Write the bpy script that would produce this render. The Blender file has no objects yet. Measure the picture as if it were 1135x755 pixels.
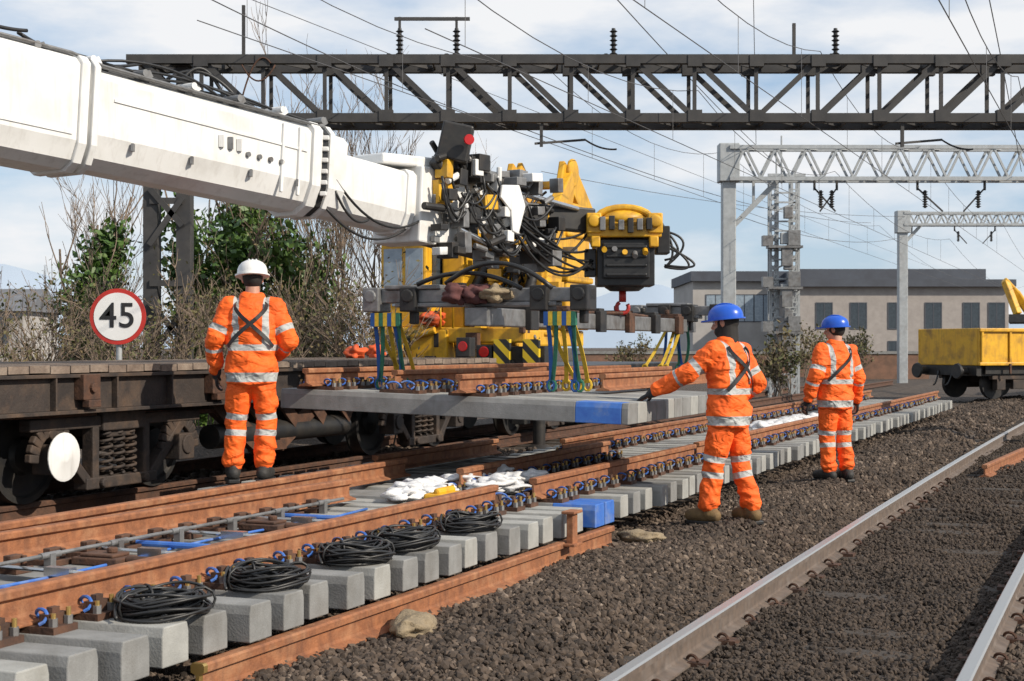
import bpy, bmesh, math, random
import numpy as np
from math import sin, cos, pi, radians as R
from mathutils import Vector, Matrix, noise
random.seed(7); rs=np.random.RandomState(5)
S=bpy.context.scene; C=S.collection
F=1700.; CX=567.5; HY=384.; H=1.5
A=R(22); sa,ca=sin(A),cos(A)
V=Vector; OFF={}
def W(px,py,Y): return V(((px-CX)/F*Y, Y, H-(py-HY)/F*Y))
def T(t,s,z=0.): return V((ca*t+sa*s, -sa*t+ca*s, z))
# ---------------------------------------------------------------- materials
def N(nt,t,**k):
    n=nt.nodes.new(t)
    for a,b in k.items(): setattr(n,a,b)
    return n
MATS={}
def mat(name,c,c2=None,rough=.7,metal=0.,sc=6.,bump=.0,bs=40.,dirt=None,dirtamt=.5,lo=.35,hi=.65,top=None,streak=None,stk=.6):
    if name in MATS: return MATS[name]
    m=bpy.data.materials.new(name); m.use_nodes=True; nt=m.node_tree; L=nt.links.new
    b=nt.nodes['Principled BSDF']; b.inputs['Roughness'].default_value=rough; b.inputs['Metallic'].default_value=metal
    c2=c2 or tuple(x*.7 for x in c)
    tc=N(nt,'ShaderNodeTexCoord'); oi=N(nt,'ShaderNodeObjectInfo')
    mu=N(nt,'ShaderNodeMath',operation='MULTIPLY'); mu.inputs[1].default_value=37.
    ad=N(nt,'ShaderNodeVectorMath',operation='ADD'); L(oi.outputs['Random'],mu.inputs[0]); L(tc.outputs['Object'],ad.inputs[0]); L(mu.outputs[0],ad.inputs[1])
    def ramp(scale,l,h,det=7,src=None):
        n=N(nt,'ShaderNodeTexNoise'); n.inputs['Scale'].default_value=scale; n.inputs['Detail'].default_value=det; n.inputs['Roughness'].default_value=.62
        L(src or ad.outputs[0],n.inputs['Vector'])
        r=N(nt,'ShaderNodeValToRGB'); r.color_ramp.elements[0].position=l; r.color_ramp.elements[1].position=h
        L(n.outputs['Fac'],r.inputs[0]); return r,n
    r,n1=ramp(sc,lo,hi)
    r.color_ramp.elements[0].color=(*c,1); r.color_ramp.elements[1].color=(*c2,1)
    out=r.outputs[0]
    def mix(fac,a,col):
        mx=N(nt,'ShaderNodeMix',data_type='RGBA'); L(fac,mx.inputs[0]); L(a,mx.inputs[6]); mx.inputs[7].default_value=(*col,1); return mx.outputs[2]
    def scaled(o,k_):
        k=N(nt,'ShaderNodeMath',operation='MULTIPLY'); k.inputs[1].default_value=k_; L(o,k.inputs[0]); return k.outputs[0]
    if dirt:
        r2,_=ramp(sc*.37+1.3,.5,.72); out=mix(scaled(r2.outputs[0],dirtamt),out,dirt)
    if streak:
        mp=N(nt,'ShaderNodeMapping'); mp.inputs['Scale'].default_value=(9,9,.9); L(ad.outputs[0],mp.inputs[0])
        r3,_=ramp(1.6,.52,.75,4,mp.outputs[0]); out=mix(scaled(r3.outputs[0],stk),out,streak)
    if top:
        g=N(nt,'ShaderNodeNewGeometry'); sp=N(nt,'ShaderNodeSeparateXYZ'); L(g.outputs['Normal'],sp.inputs[0])
        gt=N(nt,'ShaderNodeMath',operation='GREATER_THAN'); gt.inputs[1].default_value=.3; L(sp.outputs[2],gt.inputs[0])
        sp2=N(nt,'ShaderNodeSeparateXYZ'); L(tc.outputs['Object'],sp2.inputs[0])
        g2=N(nt,'ShaderNodeMath',operation='GREATER_THAN'); g2.inputs[1].default_value=top; L(sp2.outputs[2],g2.inputs[0])
        k=N(nt,'ShaderNodeMath',operation='MULTIPLY'); L(gt.outputs[0],k.inputs[0]); L(g2.outputs[0],k.inputs[1])
        out=mix(k.outputs[0],out,(.5,.49,.47)); L(scaled(k.outputs[0],.75),b.inputs['Metallic'])
        rr=N(nt,'ShaderNodeMapRange'); rr.inputs[3].default_value=rough; rr.inputs[4].default_value=.36; L(k.outputs[0],rr.inputs[0]); L(rr.outputs[0],b.inputs['Roughness'])
    L(out,b.inputs['Base Color'])
    if bump:
        n2=N(nt,'ShaderNodeTexNoise'); n2.inputs['Scale'].default_value=bs; n2.inputs['Detail'].default_value=5; L(ad.outputs[0],n2.inputs['Vector'])
        bp=N(nt,'ShaderNodeBump'); bp.inputs['Strength'].default_value=bump; bp.inputs['Distance'].default_value=.02; L(n2.outputs['Fac'],bp.inputs['Height']); L(bp.outputs[0],b.inputs['Normal'])
    MATS[name]=m; return m
rust=mat('rust',(.33,.13,.055),(.19,.075,.035),.78,sc=13,bump=.25,bs=75,dirt=(.40,.21,.11),dirtamt=.7,streak=(.11,.048,.03),stk=.55)
rustd=mat('rust_dark',(.10,.045,.025),(.05,.028,.02),.85,sc=12,bump=.3,dirt=(.17,.09,.055))
railrun=mat('running_rail',(.15,.11,.085),(.09,.07,.058),.75,sc=14,top=.135,dirt=(.2,.17,.15),dirtamt=.6)
conc=mat('concrete',(.25,.25,.245),(.185,.185,.18),.9,sc=6,bump=.15,bs=90,dirt=(.12,.11,.095),dirtamt=.5,streak=(.15,.145,.135),stk=.4)
concp=mat('pale_concrete',(.36,.36,.34),(.28,.28,.265),.9,sc=6,bump=.15,bs=90,dirt=(.2,.185,.155),streak=(.22,.21,.19),stk=.4)
concd=mat('old_concrete',(.06,.047,.037),(.038,.031,.026),.95,sc=9,bump=.4,bs=50)
bluep=mat('blue_paint',(.035,.12,.45),(.05,.17,.52),.6,sc=14,dirt=(.25,.28,.33),dirtamt=.6)
blackr=mat('black_rubber',(.012,.012,.013),(.022,.022,.022),.45,sc=20)
blackm=mat('black_steel',(.022,.022,.024),(.04,.038,.035),.5,.3,sc=8,dirt=(.08,.06,.045))
wirem=mat('wire',(.09,.09,.10),(.12,.12,.12),.6,.3)
dark=mat('dark_frame',(.05,.037,.03),(.026,.02,.018),.75,sc=5,bump=.25,dirt=(.13,.08,.05),dirtamt=.7)
gant=mat('weathered_gantry',(.032,.032,.034),(.055,.052,.05),.7,sc=3,dirt=(.02,.018,.017))
galv=mat('galvanised',(.42,.44,.45),(.33,.35,.36),.55,.35,sc=8,dirt=(.27,.26,.25))
steel=mat('grey_steel',(.27,.27,.27),(.17,.17,.17),.5,.5,sc=9,dirt=(.10,.075,.06),dirtamt=.7)
chrome=mat('polished_rod',(.6,.6,.6),(.5,.5,.5),.2,.9)
whitep=mat('white_paint',(.77,.77,.76),(.70,.70,.68),.38,sc=2.2,dirt=(.44,.42,.39),dirtamt=.45,bump=.04,bs=12,streak=(.52,.50,.47))
yel=mat('yellow_paint',(.74,.41,.018),(.6,.31,.02),.45,sc=4,dirt=(.16,.09,.03),dirtamt=.7,streak=(.35,.18,.03))
red=mat('red_paint',(.5,.03,.02),(.35,.025,.02),.5)
redl=mat('red_lens',(.45,.01,.01),(.3,.01,.01),.15)
glass=mat('dark_glass',(.03,.04,.05),(.05,.065,.08),.08)
glassl=mat('sky_glass',(.3,.36,.42),(.2,.25,.3),.1)
wood=mat('deck_timber',(.24,.185,.145),(.13,.095,.075),.9,sc=5,bump=.5,bs=30,dirt=(.30,.25,.20))
plast=mat('white_plastic',(.70,.70,.70),(.55,.55,.56),.5,sc=5,bump=.7,bs=14)
sack=mat('hessian',(.30,.235,.15),(.2,.155,.10),.95,sc=12,bump=.6,bs=60)
orangeb=mat('orange_bag',(.75,.11,.02),(.5,.07,.015),.7,sc=9,bump=.4,dirt=(.03,.02,.02),dirtamt=.9)
brass=mat('brass',(.65,.45,.16),(.55,.36,.12),.35,.8)
skin=mat('skin',(.5,.27,.19),(.45,.23,.16),.55,sc=20)
hairm=mat('dark_hair',(.012,.01,.01),(.02,.018,.016),.8,sc=40)
helw=mat('helmet_white',(.78,.78,.77),(.72,.72,.71),.3)
helb=mat('helmet_blue',(.012,.09,.5),(.015,.1,.55),.3)
bootb=mat('brown_boot',(.2,.125,.05),(.12,.075,.035),.8,sc=14,bump=.3)
bootk=mat('black_boot',(.02,.02,.02),(.03,.028,.025),.7,sc=14,bump=.3)
glovem=mat('black_glove',(.018,.018,.02),(.03,.03,.032),.75,sc=25,bump=.2)
bark=mat('bark',(.2,.155,.12),(.10,.08,.06),.95,sc=9,bump=.5)
twig=mat('twig',(.24,.18,.135),(.15,.115,.085),.95,sc=4)
ivym=mat('ivy_leaf',(.035,.09,.015),(.10,.165,.03),.5,sc=1.5)
bushm=mat('bush_leaf',(.14,.10,.045),(.07,.085,.028),.8,sc=1.2)
brick=mat('brick',(.36,.325,.30),(.30,.27,.25),.9,sc=2.5,bump=.2)
brickr=mat('red_brick',(.22,.12,.08),(.14,.085,.06),.95,sc=3,bump=.3)
roofm=mat('roof_grey',(.07,.08,.10),(.055,.06,.075),.7,sc=1)
slate=mat('slate',(.16,.165,.18),(.11,.115,.125),.8,sc=2)
cream=mat('render_wall',(.40,.38,.36),(.34,.32,.30),.9,sc=1)
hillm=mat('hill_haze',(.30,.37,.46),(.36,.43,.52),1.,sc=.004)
straps=mat('sling_blue',(.015,.07,.26),(.02,.09,.3),.8,sc=30)
strapy=mat('sling_yellow',(.7,.45,.03),(.5,.33,.03),.8,sc=30)
strapg=mat('sling_green',(.03,.17,.10),(.025,.12,.08),.8,sc=30)
maroon=mat('maroon',(.13,.045,.04),(.08,.03,.03),.9,sc=8,bump=.4,bs=20)
def hazard():
    m=bpy.data.materials.new('hazard_stripe'); m.use_nodes=True; nt=m.node_tree; L=nt.links.new; b=nt.nodes['Principled BSDF']
    tc=N(nt,'ShaderNodeTexCoord'); sp=N(nt,'ShaderNodeSeparateXYZ'); L(tc.outputs['Object'],sp.inputs[0])
    a=N(nt,'ShaderNodeMath',operation='ADD'); L(sp.outputs[0],a.inputs[0]); L(sp.outputs[2],a.inputs[1])
    k=N(nt,'ShaderNodeMath',operation='MULTIPLY'); k.inputs[1].default_value=4.2; L(a.outputs[0],k.inputs[0])
    f=N(nt,'ShaderNodeMath',operation='FRACT'); L(k.outputs[0],f.inputs[0]); g=N(nt,'ShaderNodeMath',operation='GREATER_THAN'); g.inputs[1].default_value=.5; L(f.outputs[0],g.inputs[0])
    mx=N(nt,'ShaderNodeMix',data_type='RGBA'); L(g.outputs[0],mx.inputs[0]); mx.inputs[6].default_value=(.02,.02,.02,1); mx.inputs[7].default_value=(.7,.48,.02,1); L(mx.outputs[2],b.inputs['Base Color']); return m
haz=hazard()
def hivis():
    m=bpy.data.materials.new('hi_vis_orange'); m.use_nodes=True; nt=m.node_tree; L=nt.links.new; b=nt.nodes['Principled BSDF']
    at=N(nt,'ShaderNodeAttribute',attribute_name='band'); g=N(nt,'ShaderNodeMath',operation='LESS_THAN'); g.inputs[1].default_value=.0255; L(at.outputs['Fac'],g.inputs[0])
    tc=N(nt,'ShaderNodeTexCoord'); n=N(nt,'ShaderNodeTexNoise'); n.inputs['Scale'].default_value=5; n.inputs['Detail'].default_value=5; L(tc.outputs['Object'],n.inputs['Vector'])
    r=N(nt,'ShaderNodeValToRGB'); r.color_ramp.elements[0].position=.3; r.color_ramp.elements[1].position=.62
    r.color_ramp.elements[0].color=(.8,.105,.01,1); r.color_ramp.elements[1].color=(.98,.145,.012,1); L(n.outputs['Fac'],r.inputs[0])
    mx=N(nt,'ShaderNodeMix',data_type='RGBA'); L(g.outputs[0],mx.inputs[0]); L(r.outputs[0],mx.inputs[6]); mx.inputs[7].default_value=(.42,.43,.42,1); L(mx.outputs[2],b.inputs['Base Color'])
    mp=N(nt,'ShaderNodeMapping'); mp.inputs['Scale'].default_value=(1,1,1.6); L(tc.outputs['Object'],mp.inputs[0])
    n2=N(nt,'ShaderNodeTexNoise'); n2.inputs['Scale'].default_value=8; n2.inputs['Detail'].default_value=2.5; n2.inputs['Distortion'].default_value=.7; L(mp.outputs[0],n2.inputs['Vector'])
    bp=N(nt,'ShaderNodeBump'); bp.inputs['Strength'].default_value=.7; bp.inputs['Distance'].default_value=.06; L(n2.outputs['Fac'],bp.inputs['Height']); L(bp.outputs[0],b.inputs['Normal'])
    b.inputs['Roughness'].default_value=.75; return m
hv=hivis()
def stonemat():
    m=bpy.data.materials.new('ballast_stone'); m.use_nodes=True; nt=m.node_tree; L=nt.links.new; b=nt.nodes['Principled BSDF']; b.inputs['Roughness'].default_value=.9
    at=N(nt,'ShaderNodeAttribute',attribute_name='tone'); r=N(nt,'ShaderNodeValToRGB')
    e=r.color_ramp.elements; e[0].color=(.032,.023,.017,1); e[1].color=(.25,.195,.15,1); x=e.new(.6); x.color=(.098,.07,.051,1)
    L(at.outputs['Fac'],r.inputs[0]); L(r.outputs[0],b.inputs['Base Color']); return m
stonem=stonemat()
def groundmat():
    m=bpy.data.materials.new('ballast_ground'); m.use_nodes=True; nt=m.node_tree; L=nt.links.new; b=nt.nodes['Principled BSDF']; b.inputs['Roughness'].default_value=.95
    tc=N(nt,'ShaderNodeTexCoord'); v=N(nt,'ShaderNodeTexVoronoi'); v.inputs['Scale'].default_value=26; L(tc.outputs['Object'],v.inputs['Vector'])
    sp=N(nt,'ShaderNodeSeparateColor'); L(v.outputs['Color'],sp.inputs[0])
    r=N(nt,'ShaderNodeValToRGB'); r.color_ramp.elements[0].color=(.03,.022,.017,1); r.color_ramp.elements[1].color=(.12,.09,.068,1); L(sp.outputs[0],r.inputs[0]); L(r.outputs[0],b.inputs['Base Color'])
    bp=N(nt,'ShaderNodeBump'); bp.inputs['Strength'].default_value=1; bp.inputs['Distance'].default_value=.04; bp.invert=True; L(v.outputs['Distance'],bp.inputs['Height']); L(bp.outputs[0],b.inputs['Normal']); return m
# ---------------------------------------------------------------- mesh builder
class MB:
    def __init__(s): s.v=[]; s.f=[]; s.mi=[]; s.cm=0
    def m(s,i): s.cm=i; return s
    def add(s,vs,fs):
        n=len(s.v); s.v+=[tuple(v) for v in vs]; s.f+=[tuple(i+n for i in f) for f in fs]; s.mi+=[s.cm]*len(fs); return s
    def box(s,c,d,rot=None):
        c=V(c); vs=[]
        for x in(-.5,.5):
            for y in(-.5,.5):
                for z in(-.5,.5):
                    p=V((x*d[0],y*d[1],z*d[2])); vs.append(c+(rot@p if rot else p))
        return s.add(vs,[(0,1,3,2),(4,6,7,5),(0,4,5,1),(2,3,7,6),(0,2,6,4),(1,5,7,3)])
    def bb(s,a,b): return s.box([(x+y)/2 for x,y in zip(a,b)],[abs(y-x) for x,y in zip(a,b)])
    def frame(s,d,up=V((0,0,1))):
        d=d.normalized(); up=V(up)
        if abs(d.dot(up))>.98: up=V((0,1,0)) if abs(d.y)<.9 else V((1,0,0))
        r=d.cross(up).normalized(); return r,r.cross(d).normalized()
    def sweep(s,prof,pts,up=(0,0,1),caps=True):
        pts=[V(p) for p in pts]; n=len(prof); vs=[]; fs=[]
        for i,p in enumerate(pts):
            d=pts[min(i+1,len(pts)-1)]-pts[max(i-1,0)]; r,u=s.frame(d,V(up))
            vs+=[p+r*a+u*b for a,b in prof]
        for i in range(len(pts)-1):
            for j in range(n):
                k=(j+1)%n; fs.append((i*n+j,i*n+k,(i+1)*n+k,(i+1)*n+j))
        if caps: fs.append(tuple(range(n))[::-1]); fs.append(tuple((len(pts)-1)*n+j for j in range(n)))
        return s.add(vs,fs)
    def bar(s,p,q,w,h=None,up=(0,0,1)):
        h=h or w; return s.sweep([(-w/2,-h/2),(w/2,-h/2),(w/2,h/2),(-w/2,h/2)],[p,q],up)
    def cyl(s,p,q,r,r2=None,n=12):
        p=V(p);q=V(q);r2=r if r2 is None else r2; a,b=s.frame(q-p); vs=[];fs=[]
        for c,rr in((p,r),(q,r2)): vs+=[c+a*(cos(2*pi*i/n)*rr)+b*(sin(2*pi*i/n)*rr) for i in range(n)]
        fs=[(i,(i+1)%n,n+(i+1)%n,n+i) for i in range(n)]+[tuple(range(n))[::-1],tuple(range(n,2*n))]
        return s.add(vs,fs)
    def tube(s,pts,r,n=6,r2=None,closed=False):
        pts=[V(p) for p in pts]; m=len(pts); vs=[];fs=[]; a=None
        for i,p in enumerate(pts):
            d=(pts[(i+1)%m]-pts[i-1]) if closed else pts[min(i+1,m-1)]-pts[max(i-1,0)]
            if d.length<1e-6: d=V((0,0,1))
            d.normalize()
            if a is None: a,_=s.frame(d)
            a=(a-d*a.dot(d)).normalized(); b=d.cross(a); rr=r if r2 is None else r+(r2-r)*i/(m-1)
            vs+=[p+a*(cos(2*pi*k/n)*rr)+b*(sin(2*pi*k/n)*rr) for k in range(n)]
        for i in range(m if closed else m-1):
            for k in range(n): fs.append((i*n+k,i*n+(k+1)%n,((i+1)%m)*n+(k+1)%n,((i+1)%m)*n+k))
        if not closed: fs+= [tuple(range(n))[::-1],tuple((m-1)*n+k for k in range(n))]
        return s.add(vs,fs)
    def lathe(s,c,prof,axis=(0,0,1),n=20):   # prof: (radius, height)
        c=V(c); d=V(axis).normalized(); a,b=s.frame(d); vs=[];fs=[]
        for r,h in prof: vs+=[c+d*h+a*(cos(2*pi*i/n)*r)+b*(sin(2*pi*i/n)*r) for i in range(n)]
        for j in range(len(prof)-1): fs+=[(j*n+i,j*n+(i+1)%n,(j+1)*n+(i+1)%n,(j+1)*n+i) for i in range(n)]
        fs+=[tuple(range(n))[::-1],tuple((len(prof)-1)*n+i for i in range(n))]
        return s.add(vs,fs)
    def ell(s,c,r,rot=None,n=16,m=10,f=None):
        c=V(c); vs=[]; fs=[]
        for j in range(1,m):
            for i in range(n):
                p=V((r[0]*sin(pi*j/m)*cos(2*pi*i/n),r[1]*sin(pi*j/m)*sin(2*pi*i/n),r[2]*cos(pi*j/m)))
                if f: p=p*f(p)
                vs.append(c+(rot@p if rot else p))
        t=len(vs); q=V((0,0,r[2])); vs+=[c+(rot@q if rot else q),c-(rot@q if rot else q)]
        for j in range(m-2): fs+=[(j*n+i,(j+1)*n+i,(j+1)*n+(i+1)%n,j*n+(i+1)%n) for i in range(n)]
        for i in range(n): fs+=[(t,i,(i+1)%n),(t+1,(m-2)*n+(i+1)%n,(m-2)*n+i)]
        return s.add(vs,fs)
    def rc(s,p,q,r1,r2,n=14):
        p=V(p);q=V(q); s.ell(p,(r1,)*3,n=n); s.ell(q,(r2,)*3,n=n)
        if (q-p).length>1e-4: s.cyl(p,q,r1,r2,n)
        return s
    def loft(s,rings,n=24): # (cx,cy,z,rx,ry)
        vs=[];fs=[]
        for x,y,z,a,b in rings: vs+=[(x+a*cos(2*pi*i/n),y+b*sin(2*pi*i/n),z) for i in range(n)]
        for j in range(len(rings)-1): fs+=[(j*n+i,j*n+(i+1)%n,(j+1)*n+(i+1)%n,(j+1)*n+i) for i in range(n)]
        fs+=[tuple(range(n))[::-1],tuple((len(rings)-1)*n+i for i in range(n))]; return s.add(vs,fs)
    def poly(s,pts,th,nrm):
        pts=[V(p) for p in pts]; k=V(nrm).normalized()*th/2; n=len(pts)
        return s.add([p-k for p in pts]+[p+k for p in pts],[tuple(range(n))[::-1],tuple(range(n,2*n))]+[(i,(i+1)%n,n+(i+1)%n,n+i) for i in range(n)])
    def mesh(s,name,mats,off=V((0,0,0)),smooth=False):
        me=bpy.data.meshes.new(name); o=V(off)
        me.from_pydata([(x-o.x,y-o.y,z-o.z) for x,y,z in s.v],[],s.f)
        for m in (mats if isinstance(mats,(list,tuple)) else [mats]): me.materials.append(m)
        if max(s.mi or [0])>0: me.polygons.foreach_set('material_index',s.mi)
        bm=bmesh.new(); bm.from_mesh(me); bmesh.ops.recalc_face_normals(bm,faces=bm.faces); bm.to_mesh(me); bm.free()
        if smooth:
            me.polygons.foreach_set('use_smooth',[True]*len(me.polygons))
            if smooth!='all': me.set_sharp_from_angle(angle=R(40))
        me.update(); return me
def tag(o,label=None,cat=None,group=None,kind=None):
    for k,v in(('label',label),('category',cat),('group',group),('kind',kind)):
        if v: o[k]=v
    return o
def root(name,label,cat,base=(0,0,0),fr='w',group=None):
    o=bpy.data.objects.new(name,None); C.objects.link(o); o.empty_display_size=.1
    b=V(base); OFF[o.name]=b
    if fr=='t': o.location=T(*b); o.rotation_euler.z=-A
    elif fr=='w': o.location=b
    else: OFF[o.name]=V((0,0,0)); o.location=b
    return tag(o,label,cat,group)
def bev(o,w):
    m=o.modifiers.new('bevel','BEVEL'); m.width=w; m.segments=2; m.limit_method='ANGLE'; m.angle_limit=R(40)
def mk(mb,name,mats,parent=None,base=(0,0,0),fr='w',bevel=0,smooth=False,label=None,cat=None,group=None,kind=None):
    off=OFF[parent.name] if parent else V(base)
    me=mb.mesh(name,mats,off,smooth) if isinstance(mb,MB) else mb
    o=bpy.data.objects.new(name,me); C.objects.link(o); OFF[o.name]=off
    if parent: o.parent=parent
    elif fr=='t': o.location=T(*off); o.rotation_euler.z=-A
    else: o.location=off
    if bevel: bev(o,bevel)
    return tag(o,label,cat,group,kind)
def tubes(lst,name,m,par,r=.016,n=6):
    for p in lst: mk(MB().tube(p,r,n),name,m,par,smooth='all')
def put(name,me,parent,loc,rotz=0,bevel=0,rel=True):
    o=bpy.data.objects.new(name,me); C.objects.link(o); o.parent=parent
    o.location=V(loc)-(OFF[parent.name] if rel else V((0,0,0))); o.rotation_euler.z=rotz; OFF[o.name]=V((0,0,0))
    if bevel: bev(o,bevel)
    return o
def arc(p,q,sag,n=14,side=V((0,0,0))):
    p=V(p);q=V(q); return [p.lerp(q,i/n)+(V((0,0,-sag))+side)*(4*(i/n)*(1-i/n)) for i in range(n+1)]
# ---------------------------------------------------------------- people (built first)
def organic(mb,name,mats,parent,voxel,it,disp=0,post=None,fq=V((8,8,13))):
    me=mb.mesh('tmp',mats); o=bpy.data.objects.new('tmp',me); C.objects.link(o)
    r=o.modifiers.new('r','REMESH'); r.mode='VOXEL'; r.voxel_size=voxel
    sm=o.modifiers.new('s','SMOOTH'); sm.factor=.5; sm.iterations=it
    dg=bpy.context.evaluated_depsgraph_get(); m2=bpy.data.meshes.new_from_object(o.evaluated_get(dg)); bpy.data.objects.remove(o)
    m2.name=name
    if not m2.materials:
        for m in (mats if isinstance(mats,(list,tuple)) else [mats]): m2.materials.append(m)
    vals=[post(v.co) for v in m2.vertices] if post else None
    if disp:
        nv=[v.normal.copy() for v in m2.vertices]
        for v,n in zip(m2.vertices,nv):
            c=v.co; q=V((c.x*fq.x,c.y*fq.y,c.z*fq.z+2.5*noise.noise(c*4))); v.co=c+n*disp*(noise.noise(q)+.5*abs(noise.noise(q*2.1)))
    m2.polygons.foreach_set('use_smooth',[True]*len(m2.polygons))
    if post:
        at=m2.attributes.new('band','FLOAT','POINT'); at.data.foreach_set('value',vals)
    m2.update(); ob=bpy.data.objects.new(name,m2); C.objects.link(ob); ob.parent=parent; OFF[ob.name]=V((0,0,0)); return ob
def segd(p,a,b):
    ab=b-a; t=max(0,min(1,(p-a).dot(ab)/ab.length_squared)); return (p-(a+ab*t)).length,t*ab.length
def hand(mb,w,d,nrm,curl,right):
    d=V(d).normalized(); n=V(nrm); n=(n-d*n.dot(d)).normalized(); x=d.cross(n).normalized()*(1 if right else -1) # x to thumb side
    mb.rc(w,w+d*.03,.036,.034,10)
    for k in range(4):
        o=.033-.022*k; mb.rc(w+d*.02+x*o*.6,w+d*.095+x*o,.018,.0145,8)
        L=(.072,.08,.074,.058)[k]; p=w+d*.095+x*o; c=curl
        for j in range(3):
            dd=(d*cos(c*(j+1))+n*sin(c*(j+1))).normalized(); q=p+dd*L*(.42,.33,.25)[j]; mb.rc(p,q,.0125-.001*j,.0115-.001*j,8); p=q
    p=w+d*.03+x*.03; q=p+(d*.6+x*.7+n*.3).normalized()*.05; mb.rc(p,q,.018,.015,8); mb.rc(q,q+(d*.9+x*.25+n*.4).normalized()*.045,.014,.012,8)
def person(label,loc,rotz,sc,P,helmat,bootmat,snood=False):
    rt=root('person',label,'person',loc,'l','track workers in orange')
    ln=P.get('lean',0); yaw=P.get('yaw',0); nod=P.get('nod',0)
    def L(p): p=V(p); return V((p.x,p.y+ln*max(0,p.z-.9),p.z-.12*ln*max(0,p.z-.9)))
    sh=[L((-.178,0,1.43)),L((.178,0,1.43))]; el=[V(P['le']),V(P['re'])]; wr=[V(P['lw']),V(P['rw'])]
    hip=[V((-.09,0,.90)),V((.09,0,.90))]; kn=[V(P['lk']),V(P['rk'])]; an=[V(P['la']),V(P['ra'])]
    hc=L((0,.015,1.665)); HR=Matrix.Rotation(yaw,3,'Z')@Matrix.Rotation(-nod,3,'X')
    def h(x,y,z): return hc+HR@V((x,y,z))
    def ring(z,rx,ry): c=L((0,0,z)); return (c.x,c.y,c.z,rx,ry)
    b=MB(); b.loft([ring(.84,.12,.09),ring(.95,.15,.10),ring(1.2,.14,.10),ring(1.38,.16,.10),ring(1.46,.09,.07)])
    b.rc(L((0,-.015,1.44)),h(0,-.02,-.07),.062,.058); b.ell(h(0,-.01,.035),(.077,.097,.1),HR); b.ell(h(0,.03,-.045),(.058,.066,.075),HR)
    b.rc(h(0,.093,.01),h(0,.115,-.03),.011,.017,8); b.rc(h(-.03,.08,.028),h(.03,.08,.028),.016,.016,8); b.rc(h(-.02,.083,-.068),h(.02,.083,-.068),.012,.012,8)
    for sx in(-1,1): b.ell(h(.079*sx,-.005,-.005),(.012,.023,.034),HR)
    for i in range(2):
        b.rc(sh[i],el[i],.05,.04); b.rc(el[i],wr[i],.04,.03); dd=(wr[i]-el[i]).normalized(); hand(b,wr[i]+dd*.01,dd,P['hn'][i],P['curl'][i],i==1)
        b.rc(hip[i],kn[i],.075,.055); b.rc(kn[i],an[i],.05,.04)
        f=V(P['foot'][i]); b.rc(an[i]+V((0,0,-.03)),an[i]+f*.13+V((0,0,-.05)),.04,.03)
    body=organic(b,'body',skin,rt,.011,3)
    for sx in(-1,1):
        ey=MB(); ey.m(0).ell(h(.031*sx,.082,.008),(.013,.012,.012),HR,10,8); ey.m(1).ell(h(.031*sx,.0925,.008),(.006,.004,.006),HR,8,6); mk(ey,'eye',[helw,hairm],body,smooth='all')
    m_=MB(); m_.rc(h(-.018,.094,-.068),h(.018,.094,-.068),.005,.005,6); mk(m_,'mouth',red,body,smooth='all')
    hr=MB(); hr.ell(h(0,-.022,.015),(.084,.098,.105),HR); 
    if snood: hr.rc(h(0,-.02,-.04),L((0,-.01,1.5)),.085,.09); hr.ell(h(0,.02,-.065),(.075,.08,.06),HR)
    organic(hr,'snood' if snood else 'hair',hairm,body,.01,2)
    t=MB(); t.loft([ring(.78,.145,.12),ring(.88,.18,.135),ring(1.0,.178,.13)])
    for i in range(2): t.rc(hip[i]+V((0,0,-.03)),kn[i],.113,.086); t.rc(kn[i],an[i]+V((0,0,.06)),.086,.083); t.ell(an[i]+V((0,.01,.045)),(.083,.088,.045))
    def tb(p):
        d0=segd(p,hip[0],kn[0]);d1=segd(p,kn[0],an[0]);e0=segd(p,hip[1],kn[1]);e1=segd(p,kn[1],an[1])
        l0=min((d0[0],d0[1]),(d1[0],d1[1]+(kn[0]-hip[0]).length)); l1=min((e0[0],e0[1]),(e1[0],e1[1]+(kn[1]-hip[1]).length))
        al=min(l0,l1)[1]; return min(abs(al-.36),abs(al-.5))
    organic(t,'trousers',hv,rt,.012,7,.022,tb)
    rings=[(.80,.205,.16),(.9,.212,.165),(1.05,.2,.155),(1.2,.21,.16),(1.34,.218,.155),(1.43,.182,.125),(1.5,.10,.10),(1.545,.088,.09)]
    j=MB(); j.loft([ring(*q) for q in rings])
    for i in range(2):
        j.rc(sh[i],el[i],.094,.076); j.rc(el[i],wr[i]-(wr[i]-el[i]).normalized()*.03,.076,.06)
    def jb(p):
        best=(9,None)
        for i in range(2):
            a=segd(p,sh[i],el[i]); c=segd(p,el[i],wr[i]); ul=(el[i]-sh[i]).length
            for d,al,r in((a[0],a[1],.088),(c[0],c[1]+ul,.068)):
                if d-r<best[0]: best=(d-r,al)
        z=p.z; rx=np.interp(z,[q[0] for q in rings],[q[1] for q in rings]); ry=np.interp(z,[q[0] for q in rings],[q[2] for q in rings])
        cy=L((0,0,z)).y; nt=(math.hypot(p.x/rx,(p.y-cy)/ry)-1)*.17
        if best[0]<nt and best[1]>.1: return min(abs(best[1]-.2),abs(best[1]-.36))
        bd=min(max(0,abs(z-.86)-.012),abs(z-1.1)); 
        if z>1.1: bd=min(bd,abs(abs(p.x)-.12))
        return bd
    organic(j,'jacket',hv,rt,.012,8,.022,jb)
    def srf(z,a,o=.028):
        rx=np.interp(z,[q[0] for q in rings],[q[1] for q in rings])+o; ry=np.interp(z,[q[0] for q in rings],[q[2] for q in rings])+o
        return L((rx*cos(a),ry*sin(a),z))
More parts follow.
